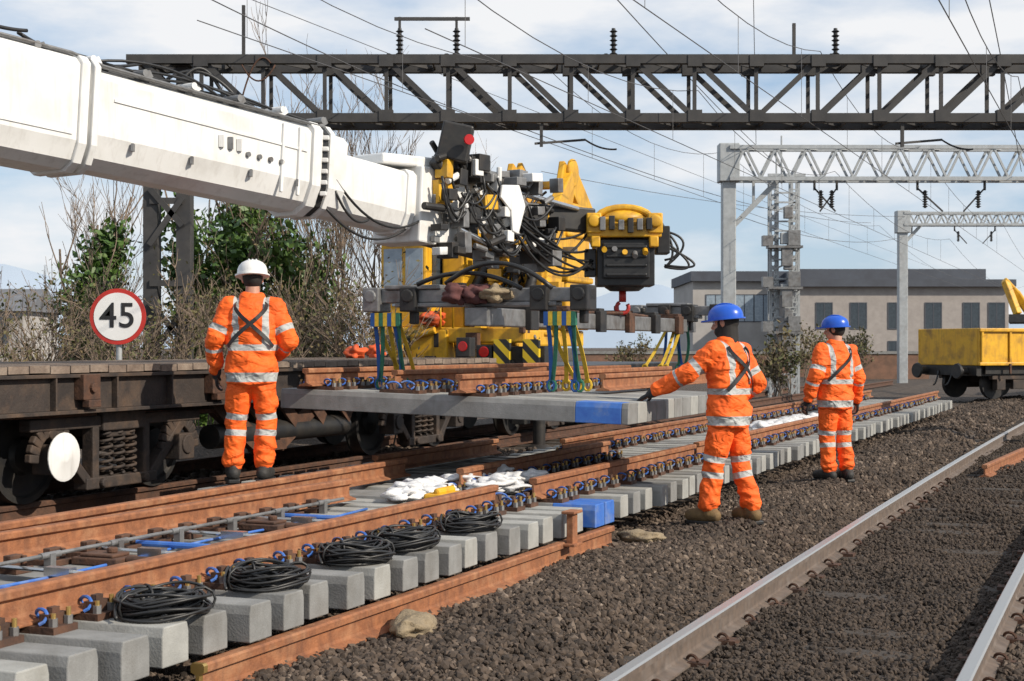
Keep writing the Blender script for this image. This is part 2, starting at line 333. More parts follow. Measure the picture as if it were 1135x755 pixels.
    for sg in P.get('straps',(1,-1)):
        st=MB(); pts=[]
        for k in range(17):
            u=k/16; z=1.47-.36*u; a=-pi/2+sg*(.85-1.75*u); pts.append(srf(z,a))
        for k in range(len(pts)-1):
            mid=(pts[k]+pts[k+1])/2; nn=V((mid.x,mid.y-L((0,0,mid.z)).y,0)).normalized(); st.bar(pts[k],pts[k+1],.006,.032,up=(nn.cross(pts[k+1]-pts[k])))
        mk(st,'harness_strap',blackr,rt)
    for i in range(2):
        g=MB(); dd=(wr[i]-el[i]).normalized(); g.rc(wr[i]-dd*.05,wr[i]+dd*.01,.05,.042,12); hand(g,wr[i]+dd*.01,dd,P['hn'][i],P['curl'][i],i==1)
        organic(g,'glove',glovem,rt,.0065,1)
        f=V(P['foot'][i]).normalized(); a=an[i]; bo=MB(); bo.rc(a+V((0,0,.08)),a+V((0,0,-.02)),.068,.064); bo.rc(a+V((0,0,-.035))-f*.05,a+f*.15+V((0,0,-.05)),.055,.048); bo.rc(a+f*.08+V((0,0,-.03)),a+f*.17+V((0,0,-.04)),.06,.052)
        ob=organic(bo,'boot',bootmat,rt,.011,2)
        so=MB(); q=f.cross(V((0,0,1)))
        out=[(-.105,-.045),(-.105,.045),(0,.052),(.1,.062),(.18,.056),(.22,.022),(.22,-.022),(.18,-.056),(.1,-.062),(0,-.052)]
        so.poly([a+f*x+q*y+V((0,0,-.095)) for x,y in out],.03,(0,0,1)); mk(so,'sole',blackr,ob,bevel=.006)
    hm=MB(); n=28; prof=[(1.0,0),(1.,.2),(.97,.4),(.88,.62),(.72,.8),(.48,.93),(.2,.995),(0.01,1.0)]
    vs=[];fs=[]
    for r,zz in prof:
        for k in range(n):
            a=2*pi*k/n; vs.append(h(.124*r*cos(a),.15*r*sin(a)-.008,.035+.125*zz))
    for jx in range(len(prof)-1): fs+=[(jx*n+k,jx*n+(k+1)%n,(jx+1)*n+(k+1)%n,(jx+1)*n+k) for k in range(n)]
    fs+=[tuple((len(prof)-1)*n+k for k in range(n)),tuple(range(n))[::-1]]; hm.add(vs,fs)
    pk=[h((.128+.014)*cos(2*pi*k/n),(.152+.014)*sin(2*pi*k/n)-.008+(.045 if 0<k<n/2 and abs(cos(2*pi*k/n))<.75 else 0),.03) for k in range(n)]
    hm.poly(pk,.012,HR@V((0,0,1)))
    for xx in(-.03,0,.03): hm.tube([h(xx,.137*cos(q)-.008,.04+.122*sin(q)) for q in [pi*k/12 for k in range(1,12)]],.008,6)
    mk(hm,'helmet',helmat,rt,smooth=True)
    rt.location=loc; rt.rotation_euler.z=rotz; rt.scale=(sc,)*3; return rt
person('worker in white helmet and orange suit standing at the flat wagon, back turned',W(279,384,13.1)+V((0,0,-1.5+.34)),R(4),1.045,
 dict(le=(-.30,-.02,1.16),lw=(-.30,.10,.90),re=(.31,-.01,1.15),rw=(.20,.20,1.04),lk=(-.13,.03,.50),rk=(.12,.03,.50),la=(-.15,0,.11),ra=(.10,0,.11),
  hn=[(1,.2,0),(-1,.3,0)],curl=[.3,.5],foot=[(-.2,1,0),(.15,1,0)],lean=.06,yaw=.15,nod=.12,straps=(1,-1)),helw,bootk)
person('worker in blue helmet reaching out one arm to steady the hanging track panel',W(808,384,12.95)+V((0,0,-1.5)),R(48),1.02,
 dict(le=(-.33,.20,1.24),lw=(-.41,.47,1.09),re=(.27,-.10,1.17),rw=(.22,.10,1.0),lk=(-.11,.08,.50),rk=(.13,-.03,.50),la=(-.14,.10,.11),ra=(.15,-.12,.11),
  hn=[(0,-.2,-1),(-1,0,0)],curl=[.1,.5],foot=[(-.15,1,0),(.25,1,0)],lean=.03,yaw=.25,nod=.1,straps=(1,-1)),helb,bootb,snood=True)
person('worker in blue helmet standing further back with both arms hanging down',W(926,384,17.0)+V((0,0,-1.5)),R(25),1.01,
 dict(le=(-.28,-.02,1.15),lw=(-.31,.08,.89),re=(.28,-.04,1.15),rw=(.33,.05,.89),lk=(-.09,.04,.50),rk=(.11,.0,.50),la=(-.09,0,.11),ra=(.12,-.05,.11),
  hn=[(1,.2,0),(-1,.2,0)],curl=[.35,.35],foot=[(-.2,1,0),(.2,1,0)],lean=0,yaw=.7,nod=.05,straps=(1,)),helb,bootk)
# ---------------------------------------------------------------- camera, light, world
cam=bpy.data.cameras.new('camera'); co=bpy.data.objects.new('camera',cam); C.objects.link(co); S.camera=co
co.location=(0,0,H); co.rotation_euler=(R(90),0,0); cam.sensor_width=36; cam.lens=F/1135*36; cam.shift_y=6.5/1135; cam.clip_end=6000; cam.clip_start=.1
cam.dof.use_dof=True; cam.dof.focus_distance=13; cam.dof.aperture_fstop=8
az=R(122); elv=R(34); sd=V((sin(az)*cos(elv),cos(az)*cos(elv),sin(elv)))
su=bpy.data.lights.new('sun','SUN'); su.energy=5.; su.angle=R(.5); su.color=(1,.90,.76); so=bpy.data.objects.new('sun',su); C.objects.link(so); so.rotation_euler=sd.to_track_quat('Z','Y').to_euler(); so.location=(20,-20,30)
w=bpy.data.worlds.new('World'); S.world=w; w.use_nodes=True; nt=w.node_tree; L=nt.links.new; bg=nt.nodes['Background']
sk=N(nt,'ShaderNodeTexSky',sky_type='NISHITA'); sk.sun_disc=False; sk.sun_elevation=elv; sk.sun_rotation=az; sk.air_density=1.; sk.dust_density=.4
tc=N(nt,'ShaderNodeTexCoord'); mp=N(nt,'ShaderNodeMapping'); mp.inputs['Scale'].default_value=(3.0,3.0,9); mp.inputs['Location'].default_value=(.35,.1,.2); L(tc.outputs['Generated'],mp.inputs[0])
nz=N(nt,'ShaderNodeTexNoise'); nz.inputs['Scale'].default_value=1.6; nz.inputs['Detail'].default_value=9; nz.inputs['Roughness'].default_value=.55; L(mp.outputs[0],nz.inputs['Vector'])
rp=N(nt,'ShaderNodeValToRGB'); rp.color_ramp.elements[0].position=.40; rp.color_ramp.elements[1].position=.63; L(nz.outputs['Fac'],rp.inputs[0])
bl=N(nt,'ShaderNodeMix',data_type='RGBA'); bl.inputs[0].default_value=.6; L(sk.outputs[0],bl.inputs[6]); bl.inputs[7].default_value=(4.9,6.6,8.9,1)
mx=N(nt,'ShaderNodeMix',data_type='RGBA'); L(rp.outputs[0],mx.inputs[0]); L(bl.outputs[2],mx.inputs[6]); mx.inputs[7].default_value=(9.0,9.1,9.3,1); L(mx.outputs[2],bg.inputs[0]); bg.inputs[1].default_value=.1
S.view_settings.view_transform='Standard'; S.view_settings.look='None'; S.view_settings.exposure=0
# ---------------------------------------------------------------- ground
TP=[-3000,-60,-30,-13,-11,-7.6,-7.2,-3.95,-3.5,-3.0,-2.5,-.4,0,6,60,3000]; ZP=[-2,.2,.25,.1,0,.02,-.05,-.10,-.035,-.01,-.2,-.2,-.15,-.1,-.2,-2]
def gz(t): return np.interp(t,TP,ZP)
g=MB(); ss=[-60,0,20,40,60,100,300,1000,4000]
ts=sorted(set(TP+list(np.linspace(-12,4,40))))
vs=[(t,s,float(gz(t))) for s in ss for t in ts]; n=len(ts)
g.add(vs,[(j*n+i,j*n+i+1,(j+1)*n+i+1,(j+1)*n+i) for j in range(len(ss)-1) for i in range(n-1)])
mk(g,'ground',groundmat(),fr='t',kind='structure')
ico=bmesh.new(); bmesh.ops.create_icosphere(ico,subdivisions=1,radius=1); iv=np.array([v.co[:] for v in ico.verts]); ifc=np.array([[v.index for v in f.verts] for f in ico.faces]); ico.free()
def stones(name,regs,label,tone=(0,1)):
    PV=[];TN=[]
    for t0,t1,s0,s1,den,r0,r1,dz in regs:
        m=int((t1-t0)*(s1-s0)*den); t=rs.uniform(t0,t1,m); s=rs.uniform(s0,s1,m); r=r0+(r1-r0)*rs.rand(m)**1.6
        base=iv[None]*(1+.6*(rs.rand(m,12,1)-.5))*rs.uniform(.6,1.3,(m,1,3))*r[:,None,None]
        q=rs.randn(m,4); q/=np.linalg.norm(q,axis=1)[:,None]; a,b,c,d=q.T
        Rm=np.stack([1-2*(c*c+d*d),2*(b*c-a*d),2*(b*d+a*c),2*(b*c+a*d),1-2*(b*b+d*d),2*(c*d-a*b),2*(b*d-a*c),2*(c*d+a*b),1-2*(b*b+c*c)],1).reshape(m,3,3)
        p=np.einsum('mij,mkj->mki',Rm,base); hum=.018+.012*np.sin(t*5+s*1.3)+.01*np.sin(s*3.1-t*2)
        p+=np.stack([t,s,gz(t)+dz+hum*(dz>=0)+rs.uniform(-.014,.012,m)],1)[:,None,:]; PV.append(p.reshape(-1,3)); TN.append(np.repeat(np.clip((rs.beta(1.5,2.9,m)+.12*np.sin(t*2.1+s*.7)*np.sin(s*1.9))*(tone[1]-tone[0])+tone[0],0,1),12))
    PV=np.concatenate(PV); TN=np.concatenate(TN); k=len(PV)//12; fc=(ifc[None]+(np.arange(k)*12)[:,None,None]).reshape(-1)
    me=bpy.data.meshes.new(name); me.vertices.add(len(PV)); me.vertices.foreach_set('co',PV.reshape(-1)); nf=len(fc)//3
    me.loops.add(len(fc)); me.loops.foreach_set('vertex_index',fc); me.polygons.add(nf); me.polygons.foreach_set('loop_start',np.arange(nf)*3)
    me.polygons.foreach_set('use_smooth',[False]*nf)
    me.materials.append(stonem); at=me.attributes.new('tone','FLOAT','POINT'); at.data.foreach_set('value',TN); me.update(calc_edges=True); me.validate()
    mk(me,name,None,fr='t',kind='stuff',label=label,cat='ballast')
stones('ballast',[(-4.4,-2.3,4.5,11,2400,.009,.027,.0),(-4.2,-2.3,11,17,1300,.012,.03,.0),(-4.2,-2.3,17,26,500,.018,.038,.0),(-4.2,-2.4,26,48,100,.03,.05,.0),(-7.6,-4.4,6,14,200,.02,.04,.0),(-10.6,-7.6,8,20,130,.025,.05,.01),(-.62,1.2,5.5,14,1700,.009,.027,.0),(-.6,2.5,14,30,200,.02,.045,0)],'loose brown ballast stones spread between the new panels and the running track')
stones('track_bed_stone',[(-2.12,-.8,5,14,1700,.008,.021,.008),(-2.1,-.8,14,32,500,.012,.027,.008)],'fine dark stones packed between the rails of the running track',(0,.5))
# ---------------------------------------------------------------- track parts
RP=[(.07,0),(.07,.012),(.014,.03),(.009,.045),(.009,.108),(.034,.12),(.035,.15),(.027,.16)]
RP=RP+[(-x,y) for x,y in RP[::-1]]
SH=.175
def sleeper_mesh(L,w=.195,h=SH,mats=(conc,),blue=None,nm='sleeper'):
    b=MB(); prof=[(-w/2,0),(w/2,0),(w/2,h*.75),(w/2-.012,h),(-w/2+.012,h),(-w/2,h*.75)]
    if blue:
        if blue[0]>0: b.m(0).sweep(prof,[(0,0,0),(-blue[0]+.0005,0,0)])
        b.m(1).sweep(prof,[(-blue[0],0,0),(-blue[1],0,0)]); b.m(0).sweep(prof,[(-blue[1]-.0005,0,0),(-L,0,0)])
    else: b.sweep(prof,[(0,0,0),(-L,0,0)])
    return b.mesh(nm,list(mats))
def baseplate_mesh():
    b=MB(); b.m(0).box((0,0,.015),(.38,.16,.03))
    for x in(-.125,.125): b.box((x,0,.05),(.05,.12,.06)); b.box((x,.0,.09),(.03,.05,.03))
    for x in(-.165,.165):
        b.m(2).cyl((x,.05,.03),(x,.05,.065),.02,n=6); b.cyl((x,-.05,.03),(x,-.05,.065),.02,n=6); b.m(3).cyl((x,.05,.06),(x,.05,.10),.011,n=8); b.cyl((x,-.05,.06),(x,-.05,.085),.011,n=8)
    for x,sg in((-.085,-1),(.085,1)):
        b.m(1).tube([(x+sg*.05*cos(q),-.055+.02*q,.065+.03*sin(q)) for q in [k*.5 for k in range(-2,9)]],.008,6)
    return b.mesh('baseplate',[rustd,bluep,steel,brass])
BPm=baseplate_mesh()
def clip_mesh():
    b=MB(); b.m(0).box((0,0,.012),(.1,.12,.024)); b.tube([(-.03+.035*cos(q),-.05+.018*q,.03+.025*sin(q)) for q in [j*.55 for j in range(11)]],.009,5); return b.mesh('rail_clip',[rustd])
CLm=clip_mesh()
SL={}
def slp(L,kind):
    k=(round(L,2),kind)
    if k not in SL: SL[k]=sleeper_mesh(L,mats={'g':(conc,),'p':(concp,),'b':(conc,bluep),'c':(conc,bluep),'w':(conc,),'v':(concp,)}[kind],blue={'b':(0,.35),'c':(.06,.46)}.get(kind),w={'b':.22,'c':.25,'w':.262,'v':.262}.get(kind,.195))
    return SL[k]
def panel(label,cat,ss,tf,L,rails,kinds,z0=.125,bpt=(),tiltz=0,name='track_panel',jit=.03,group='new track panels laid on rails'):
    rt=root(name,label,cat,(tf,ss[0],z0),'t',group)
    for i,s in enumerate(ss):
        k=kinds[i] if i<len(kinds) else 'g'; Lx=L(i) if callable(L) else L; j=1 if k in 'gp' else 0
        sp=put('sleeper',slp(Lx,k),rt,(tf+random.uniform(-jit,jit)*j,s+random.uniform(-.012,.012)*j,z0),random.uniform(-.01,.01)*j,bevel=.006); sp.rotation_euler.y=tiltz
        for t in bpt: 
            if t>tf-Lx+.1: put('baseplate',BPm,sp,(t-tf,0,SH),rel=False)
    for ra in rails:
        t0,s0,t1,s1=ra[:4]; b=MB(); zz=z0+SH+.03
        b.sweep(RP,[(t0,s0,zz+(tf-t0)*math.tan(tiltz)),(t1,s1,zz+(tf-t1)*math.tan(tiltz))]); mk(b,'rail',rust,rt,smooth=False,bevel=.003)
    return rt
R1=[(-4.36,1.5,-4.32,10.35),(-5.93,1.5,-6.1,12.5),(-5.72,6.3,-5.55,10.4)]
p1=panel('nearest new switch panel with rusty rails, blue stretcher bars and grey bearers','track panel',[3.35+.32*i for i in range(24)],-3.8,3.15,R1,'ggggpggpgggggpgggpggpppp',bpt=(-4.34,-5.97))
for s in(5.9,7.6,9.2): mk(MB().cyl((-4.5,s,.335),(-5.9,s,.335),.018,n=8),'stretcher_bar',bluep,p1,smooth=True)
for s in(4.9,5.6,6.4,7.2,8.05,8.9): b=MB(); b.cyl((-4.62,s,.345),(-5.6,s+.06,.345),.012,n=8); b.box((-5.1,s+.03,.345),(.16,.06,.045)); b.cyl((-4.62,s,.345),(-4.62,s-.0,.39),.02); mk(b,'detector_rod',chrome,p1,smooth=True)
for s in(7.0,8.7): b=MB(); b.bb((-5.1,s-.1,.302),(-5.4,s+.1,.345)); b.bb((-5.14,s-.08,.345),(-5.36,s+.08,.365)); b.cyl((-5.2,s,.365),(-5.2,s,.395),.03); b.cyl((-5.1,s,.33),(-4.85,s,.33),.025); mk(b,'point_motor',rustd,p1,bevel=.008)
b=MB(); b.tube([(-5.38,4.6,.38),(-5.38,7,.383),(-5.38,10,.38)],.011,8)
for k in range(9): b.box((-5.38,4.9+.6*k,.345),(.045,.045,.09)); b.cyl((-5.38,4.82+.6*k,.381),(-5.38,4.98+.6*k,.381),.018)
mk(b,'backdrive_rod',steel,p1,smooth=True)
for i in range(21): s=3.35+.32*i; b=MB(); b.bb((-5.78,s-.07,.30),(-5.42,s+.07,.335)); b.box((-5.5,s,.365),(.05,.1,.06)); b.cyl((-5.46,s+.04,.335),(-5.46,s+.04,.39),.016,n=6); mk(b,'slide_chair',rustd,p1,bevel=.005)
for i in range(9): s=4.7+.6*i; b=MB(); b.box((-4.75,s,.325),(.08,.1,.04)); b.cyl((-4.75,s-.02,.345),(-4.75,s-.02,.375),.016,n=8); mk(b,'blue_clamp',bluep,p1,bevel=.008)
tubes([[(-4.85+.05*math.sin(i*1.7),3+.5*i,.312+.01*(i%2)) for i in range(15)],[(-5.2+.05*math.sin(i*1.1),3+.5*i,.312) for i in range(15)]],'hydraulic_hose',bluep,p1,.009)
tubes([[(-4.95+.08*math.sin(i*2.1),4+.4*i,.312) for i in range(13)]],'hydraulic_hose',blackr,p1,.011)
panel('second new track panel whose first sleeper ends are painted bright blue','track panel',[11.1,11.34]+[11.8+.33*i for i in range(12)],-3.76,3.55,[(-4.25,10.95,-4.2,15.4),(-5.15,11.6,-5.2,15.6),(-6.5,12.7,-6.45,15.5)],'bbpgppgppgpgpg',bpt=(-4.23,-5.18))
panel('third new track panel beyond the reaching worker, pale sleeper ends','track panel',[15.95+.36*i for i in range(18)],-3.74,2.7,[(-4.25,15.7,-4.2,22.2),(-5.75,15.7,-5.7,22.2)],'pgpppgpggpppgpgppg',bpt=(-4.23,-5.72))
panel('farthest new track panel running toward the yellow wagon','track panel',[22.6+.45*i for i in range(29)],-3.7,2.6,[(-4.22,22.5,-4.1,36),(-5.72,22.5,-5.6,36)],'ppgp'*8,bpt=(-4.2,-5.7))
lp=panel('concrete and rail panel hanging from slings above the laid panels','track panel',[12.05+.275*i for i in range(12)],-3.80,lambda i:3.25,[(-6.75,11.85,-6.6,17.5),(-5.25,11.8,-5.15,17.8),(-6.1,12.3,-5.6,17.6),(-4.55,13.5,-4.5,17.2)],'cvwwvwwvwwww',z0=.86,bpt=(-6.72,-5.24,-5.9),tiltz=R(1.6),name='lifted_track_panel',jit=.01,group=None)
def rt_t(t0,s): return t0+.00044*max(0,s-10)**2
RTt=root('running_track','worn running track with shiny rails at right edge of the ballast','track',(-1.46,5,-.3),'t')
for t0 in(-2.21,-.71):
    b=MB(); pts=[(rt_t(t0,s),s,0) for s in [2,6,10,14,18,22,26,30,36,42,50,60,75]]; b.sweep(RP,pts); o=mk(b,'rail',railrun,RTt)
    o.data.transform(Matrix.Translation((0,0,-.3))); o.location.z=.125
slm=sleeper_mesh(2.5,.26,.15,(concd,))
for i in range(56):
    s=4.6+.65*i; t=rt_t(-1.46,s); sp=put('sleeper',slm,RTt,(t+1.25,s,-.329),bevel=.008 if i<20 else 0)
    if i<24:
        for q in(-.75,.75):
            for d in(-.1,.1): c=put('rail_clip',CLm,sp,(-1.25+q+d,0,.15),rel=False); c.rotation_euler.z=0 if d>0 else pi
b0=root('siding_track','dark track carrying the flat wagon and yellow rail machine','track',(-9.25,4,0),'t')
for t in(-8.5,-10.0): b=MB(); b.sweep(RP,[(t,2,.04),(t,60,.04)]); mk(b,'rail',rustd,b0)
sl2=sleeper_mesh(2.5,.26,.12,(concd,))
for i in range(40): put('sleeper',sl2,b0,(-8.0,3+.7*i,-.085))
b=MB(); b.m(1).sweep(RP,[(-3.80,5.72,-.052),(-3.80,5.75,-.052)]); b.m(0).sweep(RP,[(-3.80,5.7505,-.052),(-3.76,11.35,-.052)]); mk(b,'skid_rail',[rust,brass],base=(-3.8,8.5,-.05),fr='t',label='long rusty rail lying on ballast beneath the sleeper ends',cat='rail')
b=MB(); b.sweep(RP,[(-1.75,20.5,-.18),(-1.5,24.2,-.18)]); mk(b,'loose_rail',rust,base=(-1.7,22,-.18),fr='t',label='short rusty rail lying loose between the two running rails',cat='rail')
b=MB(); b.m(0).box((-3.7,10.3,.2),(.05,.1,.24)); b.box((-3.7,10.3,.32),(.1,.18,.02)); b.box((-3.7,10.3,.09),(.1,.18,.02)); mk(b,'rail_end',rust,base=(-3.7,10.3,.1),fr='t',label='rusty upright fishplate block wedged by a pale sleeper end',cat='block',bevel=.005)
# cable coils
for i,(s,lab) in enumerate([(5.78,'black cable coil on sleeper ends nearest the camera'),(6.65,'second black cable coil from the camera on the sleeper ends'),(7.6,'third cable coil from camera, the wider of the two side by side'),(8.22,'fourth black cable coil from the camera beside the near rail'),(9.2,'farthest black cable coil at the end of near rail')]):
    b=MB(); rn=random.Random(i+3); K=.9
    for k in range(30):
        rr=rn.uniform(.12,.235)*K; cx=rn.uniform(-.025,.025); cy=rn.uniform(-.03,.03); z=.012+.095*rn.random()*(1-abs(rr-.17)/.07*.7); ph=rn.random()*6
        b.tube([(-4.02+cx+rr*.95*cos(q)*(1+.05*sin(3*q+ph)),s+cy+rr*1.05*sin(q),.30+max(.01,z+.018*sin(2*q+ph))) for q in [2*pi*j/26 for j in range(26)]],.0075,5,closed=True)
    b.tube([(-4.02+.18*cos(3.6+.1*j),s+.18*sin(3.6+.1*j)-.012*j,.40-.01*j) for j in range(9)],.009,5)
    for q in(.8,2.6,4.4): b.tube([(-4.02+(.17+.065*cos(u))*cos(q),s+(.17+.065*cos(u))*sin(q),.355+.058*sin(u)) for u in [2*pi*j/10 for j in range(10)]],.007,5,closed=True)
    mk(b,'cable_coil',blackr,base=(-4.02,s,.3),fr='t',smooth='all',label=lab,cat='cable coil',group='black cable coils on the sleeper ends')
def blob(c,r,seed,amt=.25,fq=3.):
    b=MB(); b.ell(c,r,Matrix.Rotation(seed*1.3,3,'Z'),26,18,lambda p:1+amt*noise.noise(V((p.x/r[0],p.y/r[1],p.z/r[2]))*fq*.6+V((seed*7,0,0)))+amt*.45*noise.noise(V(p)*22+V((seed*3,1,0)))); return b
for k in range(16):
    t=-5.0+random.uniform(-.32,.32); s=10.7+.12*k; mk(blob((t,s,.35+.035*(k%2)),(.15,.13,.055),k+1,.65),'white_sack',plast,base=(t,s,.3),fr='t',smooth='all',label='crumpled white plastic sack in the heap on the sleepers before the hanging panel',cat='sack',group='heap of white sacks')
for k in range(6):
    t=-4.75+.08*(k%3); s=21.2+.55*k; mk(blob((t,s,.37),(.2,.24,.08),k+31,.5),'white_sack',plast,base=(t,s,.3),fr='t',smooth='all',label='white plastic sack lying on sleepers between the two blue helmeted workers',cat='sack',group='white sacks between the workers')
mk(blob((-3.58,7.45,.0),(.12,.27,.06),51,.4),'sandbag',sack,base=(-3.58,7.45,0),fr='t',smooth='all',label='tan sandbag tucked under the near panel beside the skid rail',cat='sandbag')
mk(blob((-3.56,11.5,.01),(.10,.17,.05),52,.4),'sandbag',sack,base=(-3.56,11.5,0),fr='t',smooth='all',label='small tan sandbag below the blue painted sleeper ends',cat='sandbag')
b=MB(); b.box((-4.72,10.35,.36),(.2,.34,.12)); b.cyl((-4.72,10.2,.43),(-4.72,10.5,.43),.03); mk(b,'yellow_jack',yel,base=(-4.72,10.35,.3),fr='t',bevel=.02,label='small yellow jack on sleepers at the end of near rail',cat='jack')
# ---------------------------------------------------------------- flat wagon
fw=root('flat_wagon','long low flat wagon with timber deck and dark steel side frame','wagon',(-9.25,11,.2),'t')
b=MB()
for i in range(64):
    s=3.2+.25*i; b.bb((-7.98,s,1.28+.004*(i%3)),(-10.52,s+.235,1.34+.004*(i%3)))
mk(b,'deck',wood,fw)
for t,sg in((-8.05,1),(-10.45,-1)):
    b=MB(); b.bb((t-.05,3.2,.98),(t+.02*sg,19.2,1.275)); b.bb((t-.09,3.2,.95),(t+.09,19.2,.98)); b.bb((t-.09,3.2,1.245),(t+.085,19.2,1.275))
    for i in range(20): s=3.6+.8*i; b.bb((t+.02*sg,s,.98),(t+.08*sg,s+.02,1.245))
    mk(b,'side_beam',dark,fw,bevel=.004)
for i in range(8):
    s=4.6+1.9*i; b=MB(); b.bb((-8.03,s,1.06),(-7.93,s+.22,1.27)); b.bb((-7.97,s+.03,1.0),(-7.9,s+.19,1.06)); b.cyl((-7.93,s+.11,1.16),(-7.9,s+.11,1.16),.04); mk(b,'stake_pocket',rustd,fw,bevel=.006)
b=MB(); b.bb((-8.9,3.2,.8),(-9.6,19.2,1.24)); 
for i in range(9): s=4+1.85*i; b.bb((-8.1,s,1.0),(-10.4,s+.12,1.22))
mk(b,'centre_sill',dark,fw)
for p,q,w_,h_ in(((-8.25,12.6,1.0),(-8.25,13.5,.5),.08,.2),((-8.25,14.9,1.0),(-8.25,13.9,.5),.08,.2),((-8.25,13.4,.48),(-8.25,14.0,.48),.1,.1),((-8.2,9.3,.95),(-8.2,12.6,.88),.04,.04)): mk(MB().bar(p,q,w_,h_),'truss_brace',rustd,fw)
mk(MB().cyl((-8.3,12.7,.62),(-8.3,15.4,.62),.12,n=14),'air_reservoir',blackm,fw,smooth=True)
for k in range(5): mk(MB().bar((-8.2,12.6+.6*k,1.0),(-8.2,13.0+.6*k,.7),.03,.14),'step_plank',rustd,fw)
b=MB(); b.m(0).bb((-7.885,15.2,1.02),(-7.9,15.7,1.2)); mk(b,'data_plate',whitep,fw)
def bogie(sc,parent,name='bogie',disc=False):
    b=MB()
    for t in(-8.2,-10.3):
        o_=.1 if t>-9 else -.1
        b.bar((t,sc-1.2,.86),(t,sc+1.2,.86),.12,.10); b.bar((t,sc-.5,.34),(t,sc+.5,.34),.14,.1)
        for sg in(-1,1):
            b.bar((t,sc+sg*.95,.82),(t,sc+sg*.45,.36),.11,.09); b.box((t+.02,sc+sg*.9,.58),(.2,.24,.24)); b.box((t,sc+sg*.36,.6),(.12,.09,.46)); b.cyl((t,sc+sg*.9,.6),(t+o_*1.4,sc+sg*.9,.6),.09,n=14)
            ar=[(t+o_*.2,sc+sg*.9+.24*cos(q),.56+.27*sin(q)) for q in [pi*k/12 for k in range(13)]]
            for u,v_ in zip(ar,ar[1:]): b.bar(u,v_,.12,.06,up=(1,0,0))
        b.box((t,sc,.86),(.18,.6,.16)); b.cyl((t,sc-.3,.34),(t+o_*1.1,sc-.3,.34),.04); b.cyl((t,sc+.3,.34),(t+o_*1.1,sc+.3,.34),.04)
    b.bb((-8.15,sc-.2,.72),(-10.3,sc+.2,.92))
    bo=mk(b,name,dark,parent,bevel=.012)
    for t in(-8.19,-10.31):
        for dy in(-.17,0,.17):
            h=MB(); h.tube([(t+.05*cos(q),sc+dy+.06*sin(q),.40+.36*q/(2*pi*6)) for q in [2*pi*6*k/72 for k in range(73)]],.015,5); mk(h,'spring',dark,bo,smooth='all')
    for sg in(-1,1):
        for t,d in((-8.5,1),(-10.0,-1)):
            wl=MB(); wl.m(0).lathe((t,sc+sg*.9,.6),[(.05,-.09),(.42,-.09),(.43,-.06),(.405,-.03),(.4,.06),(.35,.062),(.33,.035),(.16,.02),(.14,.07),(.02,.08)],(d,0,0),32)
            wh=mk(wl,'wheel',[blackm],bo,smooth=True)
            if disc and d>0 and sg<0: dc=MB(); dc.lathe((t,sc+sg*.9,.6),[(.02,.472),(.05,.472),(.06,.466),(.18,.462),(.2,.455),(.2,.445),(.02,.44)],(1,0,0),28); mk(dc,'axle_cover',whitep,wh,smooth=True)
        ax=MB(); ax.cyl((-8.5,sc+sg*.9,.6),(-10,sc+sg*.9,.6),.08); mk(ax,'axle',blackm,bo,smooth=True)
    return bo
for s in(11.1,17.3,5.): bogie(s,fw,disc=s==11.1)
for t in(-8.6,-9.9):
    b=MB(); b.lathe((t,19.2,1.06),[(.09,0),(.09,.3),(.06,.31),(.06,.45),(.22,.46),(.23,.49),(.02,.52)],(0,1,0),20); mk(b,'buffer',blackm,fw,smooth=True)
b=MB(); b.m(0).bb((-8.45,18.9,1.36),(-8.25,19.1,1.62)); b.m(1).cyl((-8.35,18.9,1.5),(-8.35,18.88,1.5),.07,n=16); mk(b,'tail_lamp',[blackm,redl],fw,bevel=.01)
for k,(s,t) in enumerate([(17.6,-9.3),(18.3,-9.35)]):
    mk(blob((t,s,1.42),(.13,.13,.09),k+61,.6),'orange_bag',orangeb,base=(t,s,1.34),fr='t',smooth='all',label=['crumpled orange tool bag on wagon deck nearer the white helmeted worker','orange bag lying on wagon deck nearer the yellow machine'][k],cat='bag')
# ---------------------------------------------------------------- speed sign
sp=W(131,351,17.5); sg=root('speed_sign','round white speed sign reading 45 with a red rim','sign',(sp.x,sp.y,.1))
b=MB(); b.m(0).cyl((sp.x,sp.y,sp.z),(sp.x,sp.y-.02,sp.z),.32,n=48); mk(b,'red_rim',red,sg)
b=MB(); b.cyl((sp.x,sp.y-.021,sp.z),(sp.x,sp.y-.026,sp.z),.272,n=48); mk(b,'sign_face',helw,sg)
b=MB(); b.cyl((sp.x,sp.y+.04,.1),(sp.x,sp.y+.04,sp.z+.25),.035); mk(b,'post',galv,sg,smooth=True)
cu=bpy.data.curves.new('digits','FONT'); cu.body='45'; cu.size=.40; cu.align_x='CENTER'; cu.align_y='CENTER'; cu.extrude=.003; cu.offset=.003; cu.space_character=1.05
tmp=bpy.data.objects.new('tmp',cu); C.objects.link(tmp); dg=bpy.context.evaluated_depsgraph_get(); tm=bpy.data.meshes.new_from_object(tmp.evaluated_get(dg)); bpy.data.objects.remove(tmp)
tm.transform(Matrix.Rotation(R(90),4,'X')); tm.materials.clear(); tm.materials.append(blackr)
o=bpy.data.objects.new('digits',tm); C.objects.link(o); o.parent=sg; o.location=(0,-.03,sp.z-.1); OFF[o.name]=V((0,0,0))
